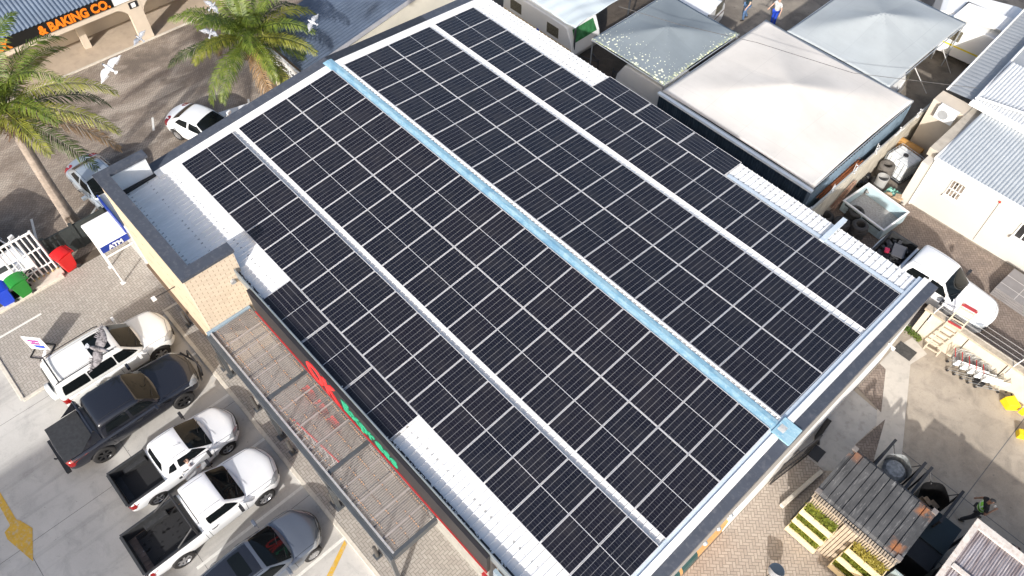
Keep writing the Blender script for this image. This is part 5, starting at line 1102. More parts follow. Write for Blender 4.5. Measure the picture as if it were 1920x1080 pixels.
t = thing('barrel', 'open grey plastic barrel beside the dusty tyre stack', 'barrel', (17.55, 16.95, 0)); MB().lathe([(.0, 0), (.24, 0), (.27, .8), (.24, .8), (.22, .3), (.0, .3)], n=20).build('drum', M('grey_plastic', (.32, .32, .31), .6), t, True)
t = thing('crumpled_sheet', 'pale green crumpled plastic sheet on the passage floor', 'plastic sheet', (18.25, 16.7, .1)); rr = random.Random(8)
MB().grid(lambda u, v: (-.3+.6*u, -.5+1.0*v, .15+.12*rr.random()), 8, 12).build('sheet', M('sheet_mint', (.20, .42, .34), .5), t, True)
t = thing('red_ball', 'red round container beside the mint plastic sheet', 'container', (18.42, 16.2, .2)); MB().lathe([(.0, -.14), (.1, -.1), (.14, 0), (.1, .1), (.0, .14)], n=14).build('ball', RED, t, True)
t = thing('cardboard_heap', 'heap of pale brown cardboard and rags at the passage mouth', 'rubbish heap', (18.35, 16.65, 0)); b = MB()
for k in range(16): b.obox((rr.uniform(-.3, .3), rr.uniform(-.35, .35), .15+rr.random()*.3), (rr.uniform(.15, .4), rr.uniform(.1, .3), .03), Matrix.Rotation(rr.uniform(0, 3), 3, 'Z') @ Matrix.Rotation(rr.uniform(-.6, .6), 3, 'X'))
b.build('cardboard', M('cardboard', (.42, .30, .19), .8, 0, .3, 8), t)
t = thing('rubbish_sacks', 'heap of crumpled black plastic sacks against the spiked wall', 'rubbish sacks', (17.1, 16.75, 0)); b = MB()
for k in range(9):
    c = (rr.uniform(-.3, .3), rr.uniform(-.6, .6), .15+rr.random()*.3); b.lathe([(0, -.2), (.16, -.14), (.22+.05*rr.random(), 0), (.14, .16), (0, .22)], c, 9)
b.build('sacks', M('bin_bag', (.012, .012, .013), .25), t)
t = thing('steel_rods', 'bundle of rusty steel rods leaning on the spiked wall', 'steel rods', (17.05, 14.6, 0)); b = MB()
for k in range(22): x = rr.uniform(-.15, .15); b.tube([(x-.1, -.75+rr.uniform(-.1, .1), .5+rr.random()*.15), (x*.5-.1, .6+rr.uniform(-.1, .1), 1.15+rr.random()*.2)], .012, 5)
b.build('rods', M('rusty_rod', (.28, .17, .12), .7, .3, .4, 12), t)
t = thing('pickup_canopy', 'pale blue fibreglass pickup canopy lying upside down in the passage mouth', 'vehicle canopy', (18.27, 15.2, 0), rad(-6)); CB = M('fibre_blue', (.44, .56, .60), .35, 0, .04, coat=.4)
def openbox(b, x0, x1, y0, y1, z0, z1, t_=.04):
    b.box(x0, x1, y0, y0+t_, z0, z1); b.box(x0, x1, y1-t_, y1, z0, z1); b.box(x0, x0+t_, y0+t_, y1-t_, z0, z1); b.box(x1-t_, x1, y0+t_, y1-t_, z0, z1); b.box(x0+t_, x1-t_, y0+t_, y1-t_, z0, z0+t_)
b = MB(); openbox(b, -1.08, 1.08, -.85, .85, .1, .72); b.build('shell', CB, t, bevel=.02)
b = MB(); b.box(-1.1, 1.1, -.9, -.82, .70, .75); b.box(-1.1, 1.1, .82, .9, .70, .75); b.box(-1.1, -1.03, -.82, .82, .70, .75); b.box(1.03, 1.1, -.82, .82, .70, .75); b.build('rim', WHITE, t)
MB().box(-1.03, 1.03, -.8, .8, .15, .17).build('lining', M('lining_grey', (.36, .34, .32), .9, 0, .25, 12), t)
b = MB(); b.box(-.9, -.25, -.875, -.85, .25, .55); b.box(.05, .9, -.875, -.85, .25, .55); b.build('side_glass', M('pale_glass', (.38, .47, .5), .1, 0, .2, coat=.6), t); MB().box(-.95, -.2, -.88, -.85, .56, .60).box(0, .95, -.88, -.85, .56, .60).build('window_seal', BLACK, t)
t = thing('rusty_rails', 'rusty brown steel rails lying along the top of the spiked wall', 'steel rails', (16.6, 14, 1.7)); rr = random.Random(3); b = MB()
for k in range(14): x = rr.uniform(16.42, 16.66); b.tube([(x, 12.7+rr.random()*.8, 1.55+rr.random()*.15), (x+rr.uniform(-.06, .06), 15.4+rr.random()*.8, 1.6+rr.random()*.15)], .022, 5)
b.build('rails', M('rust', (.26, .085, .03), .85, .1, .4, 9), t, W=True)
# ------------------------------------------------------------------ right yard: wall, ladder, trolleys, plant strip
rw = thing('yard_wall', 'low cream yard wall with electric fence between the pickup and the concrete yard', 'wall', (25, 11.2, 0))
YWM = M('yard_wall_cream', (.58, .52, .42), .9, 0, .06, 1.5, dirt=.35, dirtcol=(.35, .3, .22), streak=(1, 1, .4)); MB().box(22.66, 40, 11.15, 11.35, 0, 1.45).build('panels', YWM, rw, W=True)
MB().box(22.6, 40, 11.1, 11.4, 1.45, 1.55).build('capping', M('capping_mossy', (.42, .36, .28), .9, 0, .2, 5, dirt=.6, dirtcol=(.14, .12, .08)), rw, W=True)
b = MB()
for x in (22.9, 24.45, 26.0, 27.6, 29.2): b.box(x-.015, x+.015, 11.13, 11.15, 0, 1.45)
b.build('joint', SEAMM, rw, W=True)
b = MB()
for x in (22.95, 26.15, 29.4): b.tube([(x, 11.12, 1.0), (x+.0, 11.12, 1.6), (x+.12, 11.2, 2.5)], .02, 6); b.obox((x+.12, 11.2, 2.48), (.09, .09, .05))
b.build('fence_standard', PAINTW, rw, W=True)
b = MB()
for k in range(4): b.tube([(22.9, 11.16+.02*k, 1.75+k*.22), (36, 11.16+.02*k, 1.75+k*.22)], .005, 4, False)
b.build('fence_wire', M('wire_pale', (.6, .6, .58), .5), rw, W=True)
t = thing('extension_ladder', 'pale wooden ladder with two red plates leaning on the yard wall', 'ladder', (23.75, 10.8, 0)); b = MB(); A, B_ = Vector((23.47, 10.72, .0)), Vector((23.52, 11.32, 2.65)); dx = Vector((.52, .06, 0))
LM = M('ladder_wood', (.50, .42, .33), .7, 0, .1)
for q in (Vector(), dx): b.beam(A+q, B_+q, .055, .03)
b.build('stile', LM, t, W=True); b = MB()
for k in range(9): p = A.lerp(B_, (k+.6)/9.4); b.beam(p, p+dx, .035, .05)
b.build('rung', LM, t, W=True); b = MB(); p = A.lerp(B_, .98); MB().beam(p+Vector((-.03, -.03, .02)), p+dx+Vector((.03, -.03, .02)), .16, .02).build('red_plate', M('plate_red', (.42, .05, .05), .5), t, W=True); p = A.lerp(B_, .64); MB().beam(p+Vector((0, -.05, .02)), p+dx+Vector((0, -.05, 0)), .09, .02).build('red_plate', MC['plate_red'], t, W=True)
b = MB(); A2 = Vector((23.5, 10.25, 0))
t = thing('leafy_weeds', 'low green weeds growing along the foot of the yard wall', 'weeds', (22.8, 11.0, 0)); t['kind'] = 'stuff'; b = MB(); rr = random.Random(12)
for k in range(420):
    x, y, z = rr.uniform(-.35, .4), rr.gauss(0, .07), rr.random()*.16; a = rr.uniform(0, 6.3); s = rr.uniform(.02, .05); p = Vector((x, y-x*.15, z)); u = Vector((math.cos(a), math.sin(a), rr.uniform(-.3, .6)))*s; v = Vector((-math.sin(a), math.cos(a), rr.uniform(-.3, .3)))*s*.6
    b.add([p-u, p+v, p+u, p-v], [(0, 1, 2, 3)])
b.build('leaves', leafmat('weed_green', (.06, .12, .02), (.16, .2, .04)), t)
WIRE = M('trolley_wire', (.42, .43, .43), .35, .7, .1)
def trolley(loc, rz, label, tilt=0.0):
    t = thing('shopping_trolley', label, 'shopping trolley', loc, rz, 'wire trolleys nested by the yard wall'); b = MB()
    def bp(u, v, w): # u length 0..1, v width -1..1, w height 0..1
        hw2 = (.20+.07*w)*(1+.25*u); return Vector((v*hw2, -.1+.82*u*(1+.05*w), .50+.42*w-.0*u+.10*(1-w)*u))
    for k in range(12):
        u = k/11; b.tube([bp(u, -1, 1), bp(u, -1, 0), bp(u, 1, 0), bp(u, 1, 1)], .0085, 4, False)
    for k in range(6):
        w_ = k/5
        for v in (-1, 1): b.tube([bp(0, v, w_), bp(1, v, w_)], .0085, 4, False)
        b.tube([bp(1, -1, w_), bp(1, 1, w_)], .0085, 4, False); b.tube([bp(0, -1, w_), bp(0, 1, w_)], .0085, 4, False)
    for k in range(7): v = -1+2*k/6; b.tube([bp(0, v, 0), bp(1, v, 0), bp(1, v, 1)], .0085, 4, False)
    for v in (-1, 1): b.tube([bp(0, v, 1), bp(1, v, 1)], .011, 5, False)
    b.tube([bp(1, -1, 1), bp(1, 1, 1)], .011, 5, False); b.build('basket', WIRE, t)
    f = MB()
    for v in (-1, 1): f.tube([(v*.22, -.22, 1.0), (v*.22, -.1, .5), (v*.23, -.12, .14), (v*.2, .75, .14)], .013, 6); f.tube([(v*.2, .62, .14), (v*.22, .55, .52)], .012, 6)
    f.build('frame', WIRE, t); MB().tube([(-.2, -.22, 1.0), (.2, -.22, 1.0)], .013, 8).build('handle', RED, t)
    for x in (-.21, .21):
        for y in (-.1, .72): MB().tube([(x-.015, y, .06), (x+.015, y, .06)], .06, 12).build('wheel', BLACK, t)
    MB().add([(-.18, -.03, .56), (.18, -.03, .56), (.17, .0, .86), (-.17, 0, .86)], [(0, 1, 2, 3)]).build('child_seat_flap', M('flap_grey', (.30, .27, .27), .5), t)
    return t
t0 = trolley((24.6, 10.7, .012), rad(-62), 'rear wire trolley of the nested row nearest the ladder')
for k, lab in enumerate(('second wire trolley of the nested row by the yard wall', 'third wire trolley of the nested row by the yard wall', 'fourth wire trolley of the nested row by the yard wall', 'front wire trolley of the nested row furthest from the ladder')):
    c = copy_tree(t0); c.location = (24.6+.27*(k+1), 10.7+.03*(k+1), .012); c['label'] = lab; c.rotation_euler = (0, 0, rad(-62+3*(k % 2)))
t = thing('manhole_cover', 'dark rectangular cover set in the pale concrete near the ladder', 'manhole cover', (23.04, 10.08, .02), rad(-1)); MB().box(-.36, .36, -.28, .28, .0, .02).build('plate', M('iron_plate', (.07, .068, .065), .7, .2, .3, 8, bmp=.3), t)
t = thing('manhole_cover', 'black square cover beside the curved pipe near the store wall', 'manhole cover', (23.08, 3.85, .02), rad(2)); MB().box(-.28, .28, -.28, .28, .0, .03).build('plate', BLACK, t)
t = thing('drain_pipe', 'short curved dark rubber pipe rising from the black cover to the store wall', 'pipe', (22.8, 4.6, 0)); MB().tube([(22.95, 4.15, .05), (22.8, 4.35, .12), (22.75, 4.7, .3), (22.72, 5.0, .55)], .1, 10).build('pipe', RUB, t, True, W=True)
t = thing('small_black_box', 'small black plastic bait box at the foot of the yard wall', 'box', (25.7, 10.85, .02), rad(5)); MB().box(-.18, .18, -.12, .12, 0, .2).build('box', BLACK, t, bevel=.02); MB().box(-.19, .19, -.13, .13, .2, .23).build('lid', BLACK, t, bevel=.01)
YM = M('machine_yellow', (.80, .55, .01), .45, 0, .05)
t = thing('yellow_jack', 'bright yellow machine housing against the yard wall at the right edge', 'machine', (26.95, 10.8, 0), rad(-25)); t.scale = (.68, .68, .8); MB().add([(-.4, -.3, .05), (.2, -.35, .05), (.45, .25, .05), (-.3, .3, .05), (-.35, -.25, .5), (.15, -.3, .42), (.4, .2, .5), (-.25, .25, .55)], [(3, 2, 1, 0), (4, 5, 6, 7), (0, 1, 5, 4), (1, 2, 6, 5), (2, 3, 7, 6), (3, 0, 4, 7)]).build('housing', YM, t, bevel=.02); MB().tube([(-.3, .3, .3), (-.6, .4, .35), (-.7, .2, .2)], .04).build('arm', BLACK, t, True); MB().obox((.65, .2, .35), (.3, .35, .2), .3).build('side_box', YM, t, bevel=.02)
t = thing('yellow_jack', 'yellow machine corner lying nearer the middle of the yard edge', 'machine', (27.85, 9.95, 0), rad(20)); t.scale = (.7, .7, .8); MB().obox((0, 0, .2), (.5, .4, .35), .2).build('housing', YM, t, bevel=.03); MB().tube([(.2, .2, .3), (.3, .6, .5)], .04).build('arm', BLACK, t)
# ------------------------------------------------------------------ container, planter wall, racks, brown roof
ct = thing('storage_container', 'small dark grey ribbed shipping container with rust patches on its roof', 'container', (25.4, 2.3, 0)); x0, x1, y0, y1, zt = 23.92, 26.93, 1.18, 3.42, 2.58
def contmat():
    m, nt, b = newmat('container_grey'); v = coords(nt); X, Y, Z = xyz(nt, v); n1 = noise(nt, v, 1.2, 6, .6); n2 = noise(nt, stretch(nt, v, (7, .7, 1)), 2.5, 6, .7); n3 = noise(nt, v, 9, 5, .7)
    c = mix(nt, ramp(nt, n1, .35, .65), (.05, .052, .056), (.10, .102, .106)); c = mix(nt, ramp(nt, n2, .56, .72, 0, .75), c, (.33, .33, .33)); c = mix(nt, ramp(nt, n3, .66, .7, 0, .8), c, (.45, .45, .45))
    r1 = ramp(nt, ((X-1.25).abs()).mx((Y-.85).abs()), .12, .3, 1, 0); r2 = ramp(nt, ((X-1.2).abs()).mx((Y+.8).abs()), .1, .28, 1, 0); r3 = ramp(nt, ((X+1.3).abs()).mx((Y-.9).abs()), .1, .3, .6, 0); rn = noise(nt, v, 4, 5)
    c = mix(nt, (r1.mx(r2).mx(r3))*ramp(nt, rn, .4, .55, 0, 1), c, (.30, .13, .06)); nt.links.new(c, b.inputs['Base Color']); b.inputs['Roughness'].default_value = .85; b.inputs['Specular IOR Level'].default_value = .2; return m
CG = contmat(); b = MB(); vs = []; n = 11; k = n*4
for yy, zz in ((y0, zt-.09), (y0+.12, zt), (y1-.12, zt), (y1, zt-.09)):
    for i in range(k+1):
        q_, m_ = divmod(i, 4); pw = (x1-x0-.24)/n; vs.append((x0+.12+q_*pw+(0, .015, .035, .05)[m_] if i < k else x1-.12, yy, zz - (0, .035, .035, 0)[m_]))
b.add(vs, [(j*(k+1)+i, j*(k+1)+i+1, (j+1)*(k+1)+i+1, (j+1)*(k+1)+i) for j in range(3) for i in range(k)]); b.build('roof', CG, ct, W=True)
b = MB(); b.box(x0, x1, y0, y0+.06, 0, zt-.08); b.box(x0, x1, y1-.06, y1, 0, zt-.08); b.box(x0, x0+.14, y0+.06, y1-.06, 0, zt-.02); b.box(x1-.14, x1, y0+.06, y1-.06, 0, zt-.02); b.build('shell', CG, ct, W=True)
for x in (x0, x1-.16):
    for y in (y0-.01, y1-.15): MB().box(x, x+.17, y, y+.17, zt-.1, zt+.04).build('corner_casting', M('casting', (.22, .2, .19), .6, .3, .2, 6), ct, W=True)
WD = M('planter_cream', (.74, .60, .36), .7, 0, .05, 4, dirt=.2, dirtcol=(.5, .38, .22)); WG = M('weathered_slats', (.40, .33, .25), .85, 0, .2, 5, dirt=.4, dirtcol=(.2, .16, .12)); PL = [leafmat('planter_green', (.13, .17, .02), (.32, .34, .05)), leafmat('planter_yellow', (.30, .25, .04), (.45, .38, .08))]
for pi, (xa, xb, lab) in enumerate(((23.98, 25.12, 'left cream slatted planter wall on the container side, three rows of plants'), (25.68, 26.88, 'right cream slatted planter wall on the container side, three rows of plants'))):
    t = thing('planter_wall', lab, 'planter', ((xa+xb)/2, 1.0, 0), 0, 'pallet planters on the container')
    for r, z in enumerate((.12, .92, 1.70)):
        b = MB(); b.box(xa, xb, .66, .70, z, z+.34); b.box(xa, xa+.03, .70, 1.02, z, z+.34); b.box(xb-.03, xb, .70, 1.02, z, z+.34); b.box(xa+.03, xb-.03, .70, 1.02, z, z+.03); b.build('trough', WD, t, W=True)
        MB().box(xa+.03, xb-.03, .70, 1.02, z+.2, z+.24).build('soil', M('soil', (.03, .022, .015), .95), t, W=True)
        b = MB(); rr = random.Random(20+pi*5+r)
        for k in range(520):
            p = Vector((rr.uniform(xa+.04, xb-.04), rr.uniform(.70, 1.0), z+.25+abs(rr.gauss(0, .13)))); a = rr.uniform(0, 6.3); l = rr.uniform(.06, .14); u = Vector((math.cos(a)*l, math.sin(a)*l, rr.uniform(-.02, .08))); v = Vector((-math.sin(a), math.cos(a), 0))*.018; b.add([p-v, p+v, p+u], [(0, 1, 2)])
        b.build('plants', PL[(r+pi) % 2 if rr.random() < .6 else 0], t, W=True)
        b = MB(); nn = 16
        for k in range(nn): x = xa+.02+(xb-xa-.06)*k/(nn-1); b.box(x, x+.045, 1.02, 1.06, z+.30, z+.78)
        b.build('slats', WG, t, W=True)
t = thing('slatted_screen', 'weathered timber slatted screen between the two planter walls', 'screen', (25.4, 1.0, 0)); b = MB()
for k in range(5): x = 25.15+k*.105; b.box(x, x+.085, .92, 1.0, 0, 2.6)
b.build('slats', WG, t, W=True); b = MB(); nn = 34
for k in range(nn): x = 23.95+2.95*k/nn; b.box(x, x+.055, .98, 1.16, 2.5, 2.54)
b.build('top_slats', WG, t, W=True)
for k, (x, lab) in enumerate(((24.75, 'left black steel stand holding the clear rubbish sack'), (26.1, 'right black steel stand holding the open black cardboard sack'))):
    t = thing('sack_stand', lab, 'sack stand', (x+.55, 4.35, .012), 0, 'sack stands behind the container'); b = MB()
    for xx in (x, x+1.12): b.beam((xx, 3.6, 1.9), (xx, 5.1, 1.9), .09); b.beam((xx, 5.0, 0), (xx, 5.0, 1.9), .06); b.beam((xx, 3.7, 0), (xx, 3.7, 1.9), .06)
    b.tube([(x+.05, 4.9, 1.9), (x+.3, 4.7, 1.7)], .02); b.tube([(x+1.07, 4.9, 1.9), (x+.85, 4.7, 1.7)], .02); b.build('frame', BLACK, t, W=True)
    mat = M('clear_sack', (.24, .25, .255), .5, 0, .5, 9, dirt=.6, dirtcol=(.15, .2, .18)) if k == 0 else M('black_sack', (.008, .008, .009), .4)
    def sack(u, v, x=x):
        a = u*2*PI; r = 1+.05*math.sin(a*5); rx, ry = .45*r, .55*r; z = .3+1.5*v; s_2 = .85+.15*v; return (x+.56+rx*s_2*math.cos(a), 4.32+ry*s_2*math.sin(a), z)
    MB().grid(sack, 28, 6).build('sack', mat, t, True, W=True)
    if k == 0: MB().lathe([(0, 1.72), (.3, 1.68), (.43, 1.5)], (x+.56, 4.32, 0), 16).build('contents', mat, t, True, W=True)
    else:
        b = MB(); rr = random.Random(5)
        for j in range(12): b.obox((x+.5+rr.uniform(-.3, .3), 4.2+rr.uniform(-.4, .4), 1.1+rr.random()*.2), (.3, .2, .02), Matrix.Rotation(rr.random()*3, 3, 'Z') @ Matrix.Rotation(rr.uniform(-.6, .6), 3, 'X'))
        b.build('cardboard', MC['cardboard'], t, W=True)
t = thing('waste_container', 'large black lidded waste container between the grey container and brown roof', 'waste container', (27.35, 3.6, 0)); MB().box(26.98, 27.9, 2.3, 4.2, .15, 1.25).build('body', BLACK, t, W=True, bevel=.03); MB().box(27.0, 27.92, 3.1, 4.3, 1.25, 1.3).build('lid', M('lid_blackgreen', (.015, .025, .027), .35), t, W=True, bevel=.01)
t = thing('glass_panel_stack', 'grey framed glazing panels leaning at the container corner', 'glazing panels', (27.4, 1.5, 0)); b = MB(); b.box(27.0, 28.2, 1.1, 1.16, .05, 2.1); b.build('frame', M('glz', (.32, .38, .38), .2, 0, .2), t, W=True); MB().box(27.3, 27.34, 1.08, 1.1, .1, 2.05).box(27.75, 27.79, 1.08, 1.1, .1, 2.05).box(27.0, 28.2, 1.08, 1.1, 1.2, 1.24).build('mullion', WHITE, t, W=True)
br = thing('lean_to', 'brown translucent corrugated roof on a peeling white frame at the right edge', 'shelter', (30, 2.5, 0))
def brownmat():
    m, nt, b = newmat('brown_sheet'); v = coords(nt); n1 = noise(nt, stretch(nt, v, (5, .35, 1)), 1.4, 6, .65); n2 = noise(nt, stretch(nt, v, (12, .5, 1)), 2, 5); c = mix(nt, ramp(nt, n1, .35, .62), (.10, .065, .06), (.33, .31, .33)); c = mix(nt, ramp(nt, n2, .58, .7, 0, .6), c, (.6, .58, .58)); nt.links.new(c, b.inputs['Base Color']); b.inputs['Roughness'].default_value = .35; return m
corr((28.0, -3.5, 2.58), (9, 0, .1), (0, 7.3, 0), 0, .076, .02, 'roof_sheet', brownmat(), br)
b = MB(); b.box(27.85, 37, 3.8, 4.08, 2.6, 2.68); b.box(27.85, 28.02, -3.5, 3.8, 2.6, 2.68); b.box(28.0, 37, 2.15, 2.3, 2.62, 2.68); b.build('frame', M('peeling_white', (.58, .54, .50), .7, 0, .15, 4, dirt=.6, dirtcol=(.3, .17, .1)), br, W=True); b = MB(); b.box(28.0, 28.08, 3.9, 3.98, 0, 2.6); b.box(27.95, 28.0, 2.8, 4.0, .5, .9); b.build('post', DARKST, br, W=True)
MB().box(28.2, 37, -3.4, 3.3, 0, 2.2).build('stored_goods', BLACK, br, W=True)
t = thing('steel_gate', 'black steel mesh gate swung open from the store wall', 'gate', (22.7, 2.2, 0)); b = MB(); p, q = Vector((22.70, 2.35, 0)), Vector((23.25, 3.75, 0))
p, q = Vector((22.7, 1.6, 0)), Vector((22.95, 3.4, 0))
for z in (.15, .9, 1.9): b.beam(p+Vector((0, 0, z)), q+Vector((0, 0, z)), .04)
for k in range(16): a = p.lerp(q, k/15); b.beam(a+Vector((0, 0, .15)), a+Vector((0, 0, 1.9)), .016 if 0 < k < 15 else .05)
b.build('gate_leaf', BLACK, t, W=True); MB().beam((23.35, 1.75, 0.06), (23.35, 3.5, .06), .14, .12)
t = thing('concrete_sleeper', 'weathered concrete kerb block beside the container', 'kerb block', (23.55, 2.3, .01)); MB().obox((0, 0, .09), (.16, 2.1, .18), rad(-6)).build('block', KERB, t, bevel=.02)
t = thing('garden_chair', 'grey woven round backed garden chair casting shadow on tan paving', 'chair', (24.62, -.82, .01), rad(200)); b = MB()
b.grid(lambda u, v: (.27*math.cos(PI*(.05+.9*u)), .27*math.sin(PI*(.05+.9*u)), .42+.42*v*math.sin(PI*(.05+.9*u))**.4), 14, 5); o = b.build('backrest', M('woven_grey', (.28, .30, .33), .6, 0, .3, 30), t, True); MB().lathe([(0, .44), (.26, .44), (.26, .40)], n=18).build('seat', M('cushion', (.12, .18, .26), .8), t)
for sx, sy in ((-1, -1), (1, -1), (1, 1), (-1, 1)): MB().tube([(sx*.18, sy*.18, 0), (sx*.17, sy*.17, .42)], .015).build('leg', BLACK, t)
t = thing('stone_block_stack', 'stack of grey stone slabs on the back yard paving by the cream house', 'slabs', (24.7, 15.9, 0), rad(-3)); b = MB()
for k in range(4): b.box(-.7, .9, -.75, .75, .02+k*.12, .12+k*.12)
b.build('slabs', M('slab_stone', (.20, .19, .19), .8, 0, .1), t); b = MB(); b.box(-.7, .9, -.35, -.33, .483, .487); b.box(-.7, .9, .2, .22, .483, .487); b.box(.1, .12, -.75, .75, .483, .487); b.build('slab_joints', M('joint_pale', (.5, .48, .46), .8), t)
# ------------------------------------------------------------------ people
import bmesh
SKIN = M('skin_brown', (.30, .17, .11), .55, 0, .05); SKINL = M('skin_light', (.52, .33, .25), .55, 0, .05); HAIR = M('hair_dark', (.015, .011, .009), .7)
def skinned(name, pts, edges, mat, parent, sub=2, root=0):
    """pts: list of (xyz, radius)"""
    me = bpy.data.meshes.new(name); me.from_pydata([p for p, r in pts], edges, []); me.update()
    o = bpy.data.objects.new(name, me); COL.objects.link(o)
    sk = o.modifiers.new('skin', 'SKIN'); sk.use_smooth_shade = True
    lay = me.skin_vertices[0] if me.skin_vertices else None
    if lay is None:
        bm = bmesh.new(); bm.from_mesh(me); bm.verts.layers.skin.verify(); bm.to_mesh(me); bm.free(); lay = me.skin_vertices[0]
    for i, (p, r) in enumerate(pts): lay.data[i].radius = (r if isinstance(r, tuple) else (r, r)); lay.data[i].use_root = (i == root)
    ss = o.modifiers.new('s', 'SUBSURF'); ss.levels = ss.render_levels = sub
    eval_replace(o); o.data.materials.clear(); o.data.materials.append(mat); shade(o.data, 180); o.parent = parent; return o
def person(label, loc, rotz, top, trousers, shoes, skin, hair=None, J=None, cap=None, vest=None, group=None, tilt=(0, 0)):
    t = thing('person', label, 'person', loc, rotz, group)
    D = dict(pelvis=(0, 0, .95), waist=(0, 0, 1.08), chest=(0, .01, 1.32), neck=(0, 0, 1.50), head0=(0, .015, 1.58), head1=(0, .025, 1.68), head2=(0, .01, 1.76),
             lsh=(-.18, 0, 1.44), lel=(-.24, -.03, 1.16), lwr=(-.25, .06, .92), rsh=(.18, 0, 1.44), rel=(.24, -.03, 1.16), rwr=(.25, .06, .92),
             lhip=(-.09, 0, .93), lkn=(-.10, .03, .50), lan=(-.10, -.02, .08), rhip=(.09, 0, .93), rkn=(.10, .03, .50), ran=(.10, -.02, .08))
    D.update(J or {}); V = {k: Vector(v) for k, v in D.items()}
    names = ['pelvis', 'waist', 'chest', 'neck', 'head0', 'head1', 'head2', 'lsh', 'lel', 'lwr', 'rsh', 'rel', 'rwr', 'lhip', 'lkn', 'lan', 'rhip', 'rkn', 'ran']
    R_ = dict(pelvis=(.14, .10), waist=(.125, .09), chest=(.15, .10), neck=.052, head0=.062, head1=(.078, .092), head2=(.055, .07), lsh=.055, lel=.042, lwr=.027, rsh=.055, rel=.042, rwr=.027, lhip=.085, lkn=.055, lan=.038, rhip=.085, rkn=.055, ran=.038)
    pts = [(tuple(V[n]), R_[n]) for n in names]; ix = {n: i for i, n in enumerate(names)}
    ed = [('pelvis', 'waist'), ('waist', 'chest'), ('chest', 'neck'), ('neck', 'head0'), ('head0', 'head1'), ('head1', 'head2'), ('chest', 'lsh'), ('lsh', 'lel'), ('lel', 'lwr'), ('chest', 'rsh'), ('rsh', 'rel'), ('rel', 'rwr'), ('pelvis', 'lhip'), ('lhip', 'lkn'), ('lkn', 'lan'), ('pelvis', 'rhip'), ('rhip', 'rkn'), ('rkn', 'ran')]
    E_ = [(ix[a], ix[b_]) for a, b_ in ed]
    for s in ('l', 'r'):   # palm and five fingers
        w_, e_ = V[s+'wr'], V[s+'el']; d = (w_-e_).normalized(); sd_ = Vector((1, 0, 0)) if abs(d.x) < .8 else Vector((0, 1, 0)); sd_ = (sd_ - d*sd_.dot(d)).normalized(); k = len(pts); pts.append((tuple(w_+d*.06), (.036, .02))); E_.append((ix[s+'wr'], k))
        nrm = d.cross(sd_)
        for f, (off, ln) in enumerate(((-.027, .062), (-.009, .075), (.009, .07), (.026, .055))):
            a_ = len(pts); p1 = w_+d*.095+sd_*off; pts.append((tuple(p1), .0095)); pts.append((tuple(p1+d*ln*.55+nrm*.012), .0085)); pts.append((tuple(p1+d*ln*.9+nrm*.03), .007)); E_ += [(k, a_), (a_, a_+1), (a_+1, a_+2)]
        a_ = len(pts); pts.append((tuple(w_+d*.04+sd_*-.042), .011)); pts.append((tuple(w_+d*.075+sd_*-.058), .009)); E_ += [(k, a_), (a_, a_+1)]
    skinned('body', pts, E_, skin, t)
    def part(nm, seq, mat, extra=1.0):
        ps = []; es = []; m_ = {}
        for chain in seq:
            prev = None
            for (n, r) in chain:
                if n not in m_: m_[n] = len(ps); q = V[n] if n in V else None; ps.append((tuple(q), r))
                if prev is not None and (m_[prev], m_[n]) not in es: es.append((m_[prev], m_[n]))
                prev = n
        return skinned(nm, ps, es, mat, t)
    V['lslv'] = V['lsh'].lerp(V['lel'], .62); V['rslv'] = V['rsh'].lerp(V['rel'], .62); V['hem'] = V['pelvis']+Vector((0, 0, -.02))
    part('shirt', [[('hem', (.165, .125)), ('waist', (.15, .115)), ('chest', (.175, .125)), ('neck', .06)], [('chest', .17), ('lsh', .078), ('lslv', .066)], [('chest', .17), ('rsh', .078), ('rslv', .066)]], top)
    part('trousers', [[('pelvis', (.158, .12)), ('lhip', .1), ('lkn', .078), ('lan', .066)], [('pelvis', .158), ('rhip', .1), ('rkn', .078), ('ran', .066)]], trousers)
    for s in ('l', 'r'):
        a_ = V[s+'an']; skinned('shoe', [((a_.x, a_.y-.05, a_.z-.03), .042), ((a_.x, a_.y+.06, a_.z-.04), .045), ((a_.x, a_.y+.17, a_.z-.045), .034)], [(0, 1), (1, 2)], shoes, t)
    h0, h1, h2 = V['head0'], V['head1'], V['head2']; up = (h2-h0).normalized(); fw = Vector((0, 1, 0)); fw = (fw-up*fw.dot(up)).normalized()
    skinned('cap' if cap else 'hair', [(tuple(h1-fw*.025+up*.01), (.09, .095)), (tuple(h2-fw*.005), (.066, .08))] + ([(tuple(h2+fw*.13-up*.035), (.05, .012))] if cap else []), [(0, 1)]+([(1, 2)] if cap else []), cap or hair or HAIR, t)
    # face: eyes, nose, mouth, ears
    b = MB(); rt_ = up.cross(fw)
    for s in (-1, 1): b.obox(h1+fw*.088+rt_*.032*s+up*.0, (.02, .01, .01)); 
    b.build('eyes', HAIR, t); b = MB(); b.add([h1+fw*.10-up*.035-rt_*.014, h1+fw*.10-up*.035+rt_*.014, h1+fw*.118-up*.03, h1+fw*.09+up*.005], [(0, 1, 2), (0, 2, 3), (2, 1, 3)]); b.build('nose', skin, t)
    b = MB(); b.obox(h1+fw*.088-up*.065, (.045, .01, .01)); b.build('mouth', M('lips', (.25, .08, .07), .5), t)
    for s in (-1, 1): b = MB(); b.lathe([(0, -.012), (.02, 0), (0, .012)], tuple(h1+rt_*.085*s), 8, 'x'); b.build('ear', skin, t, True)
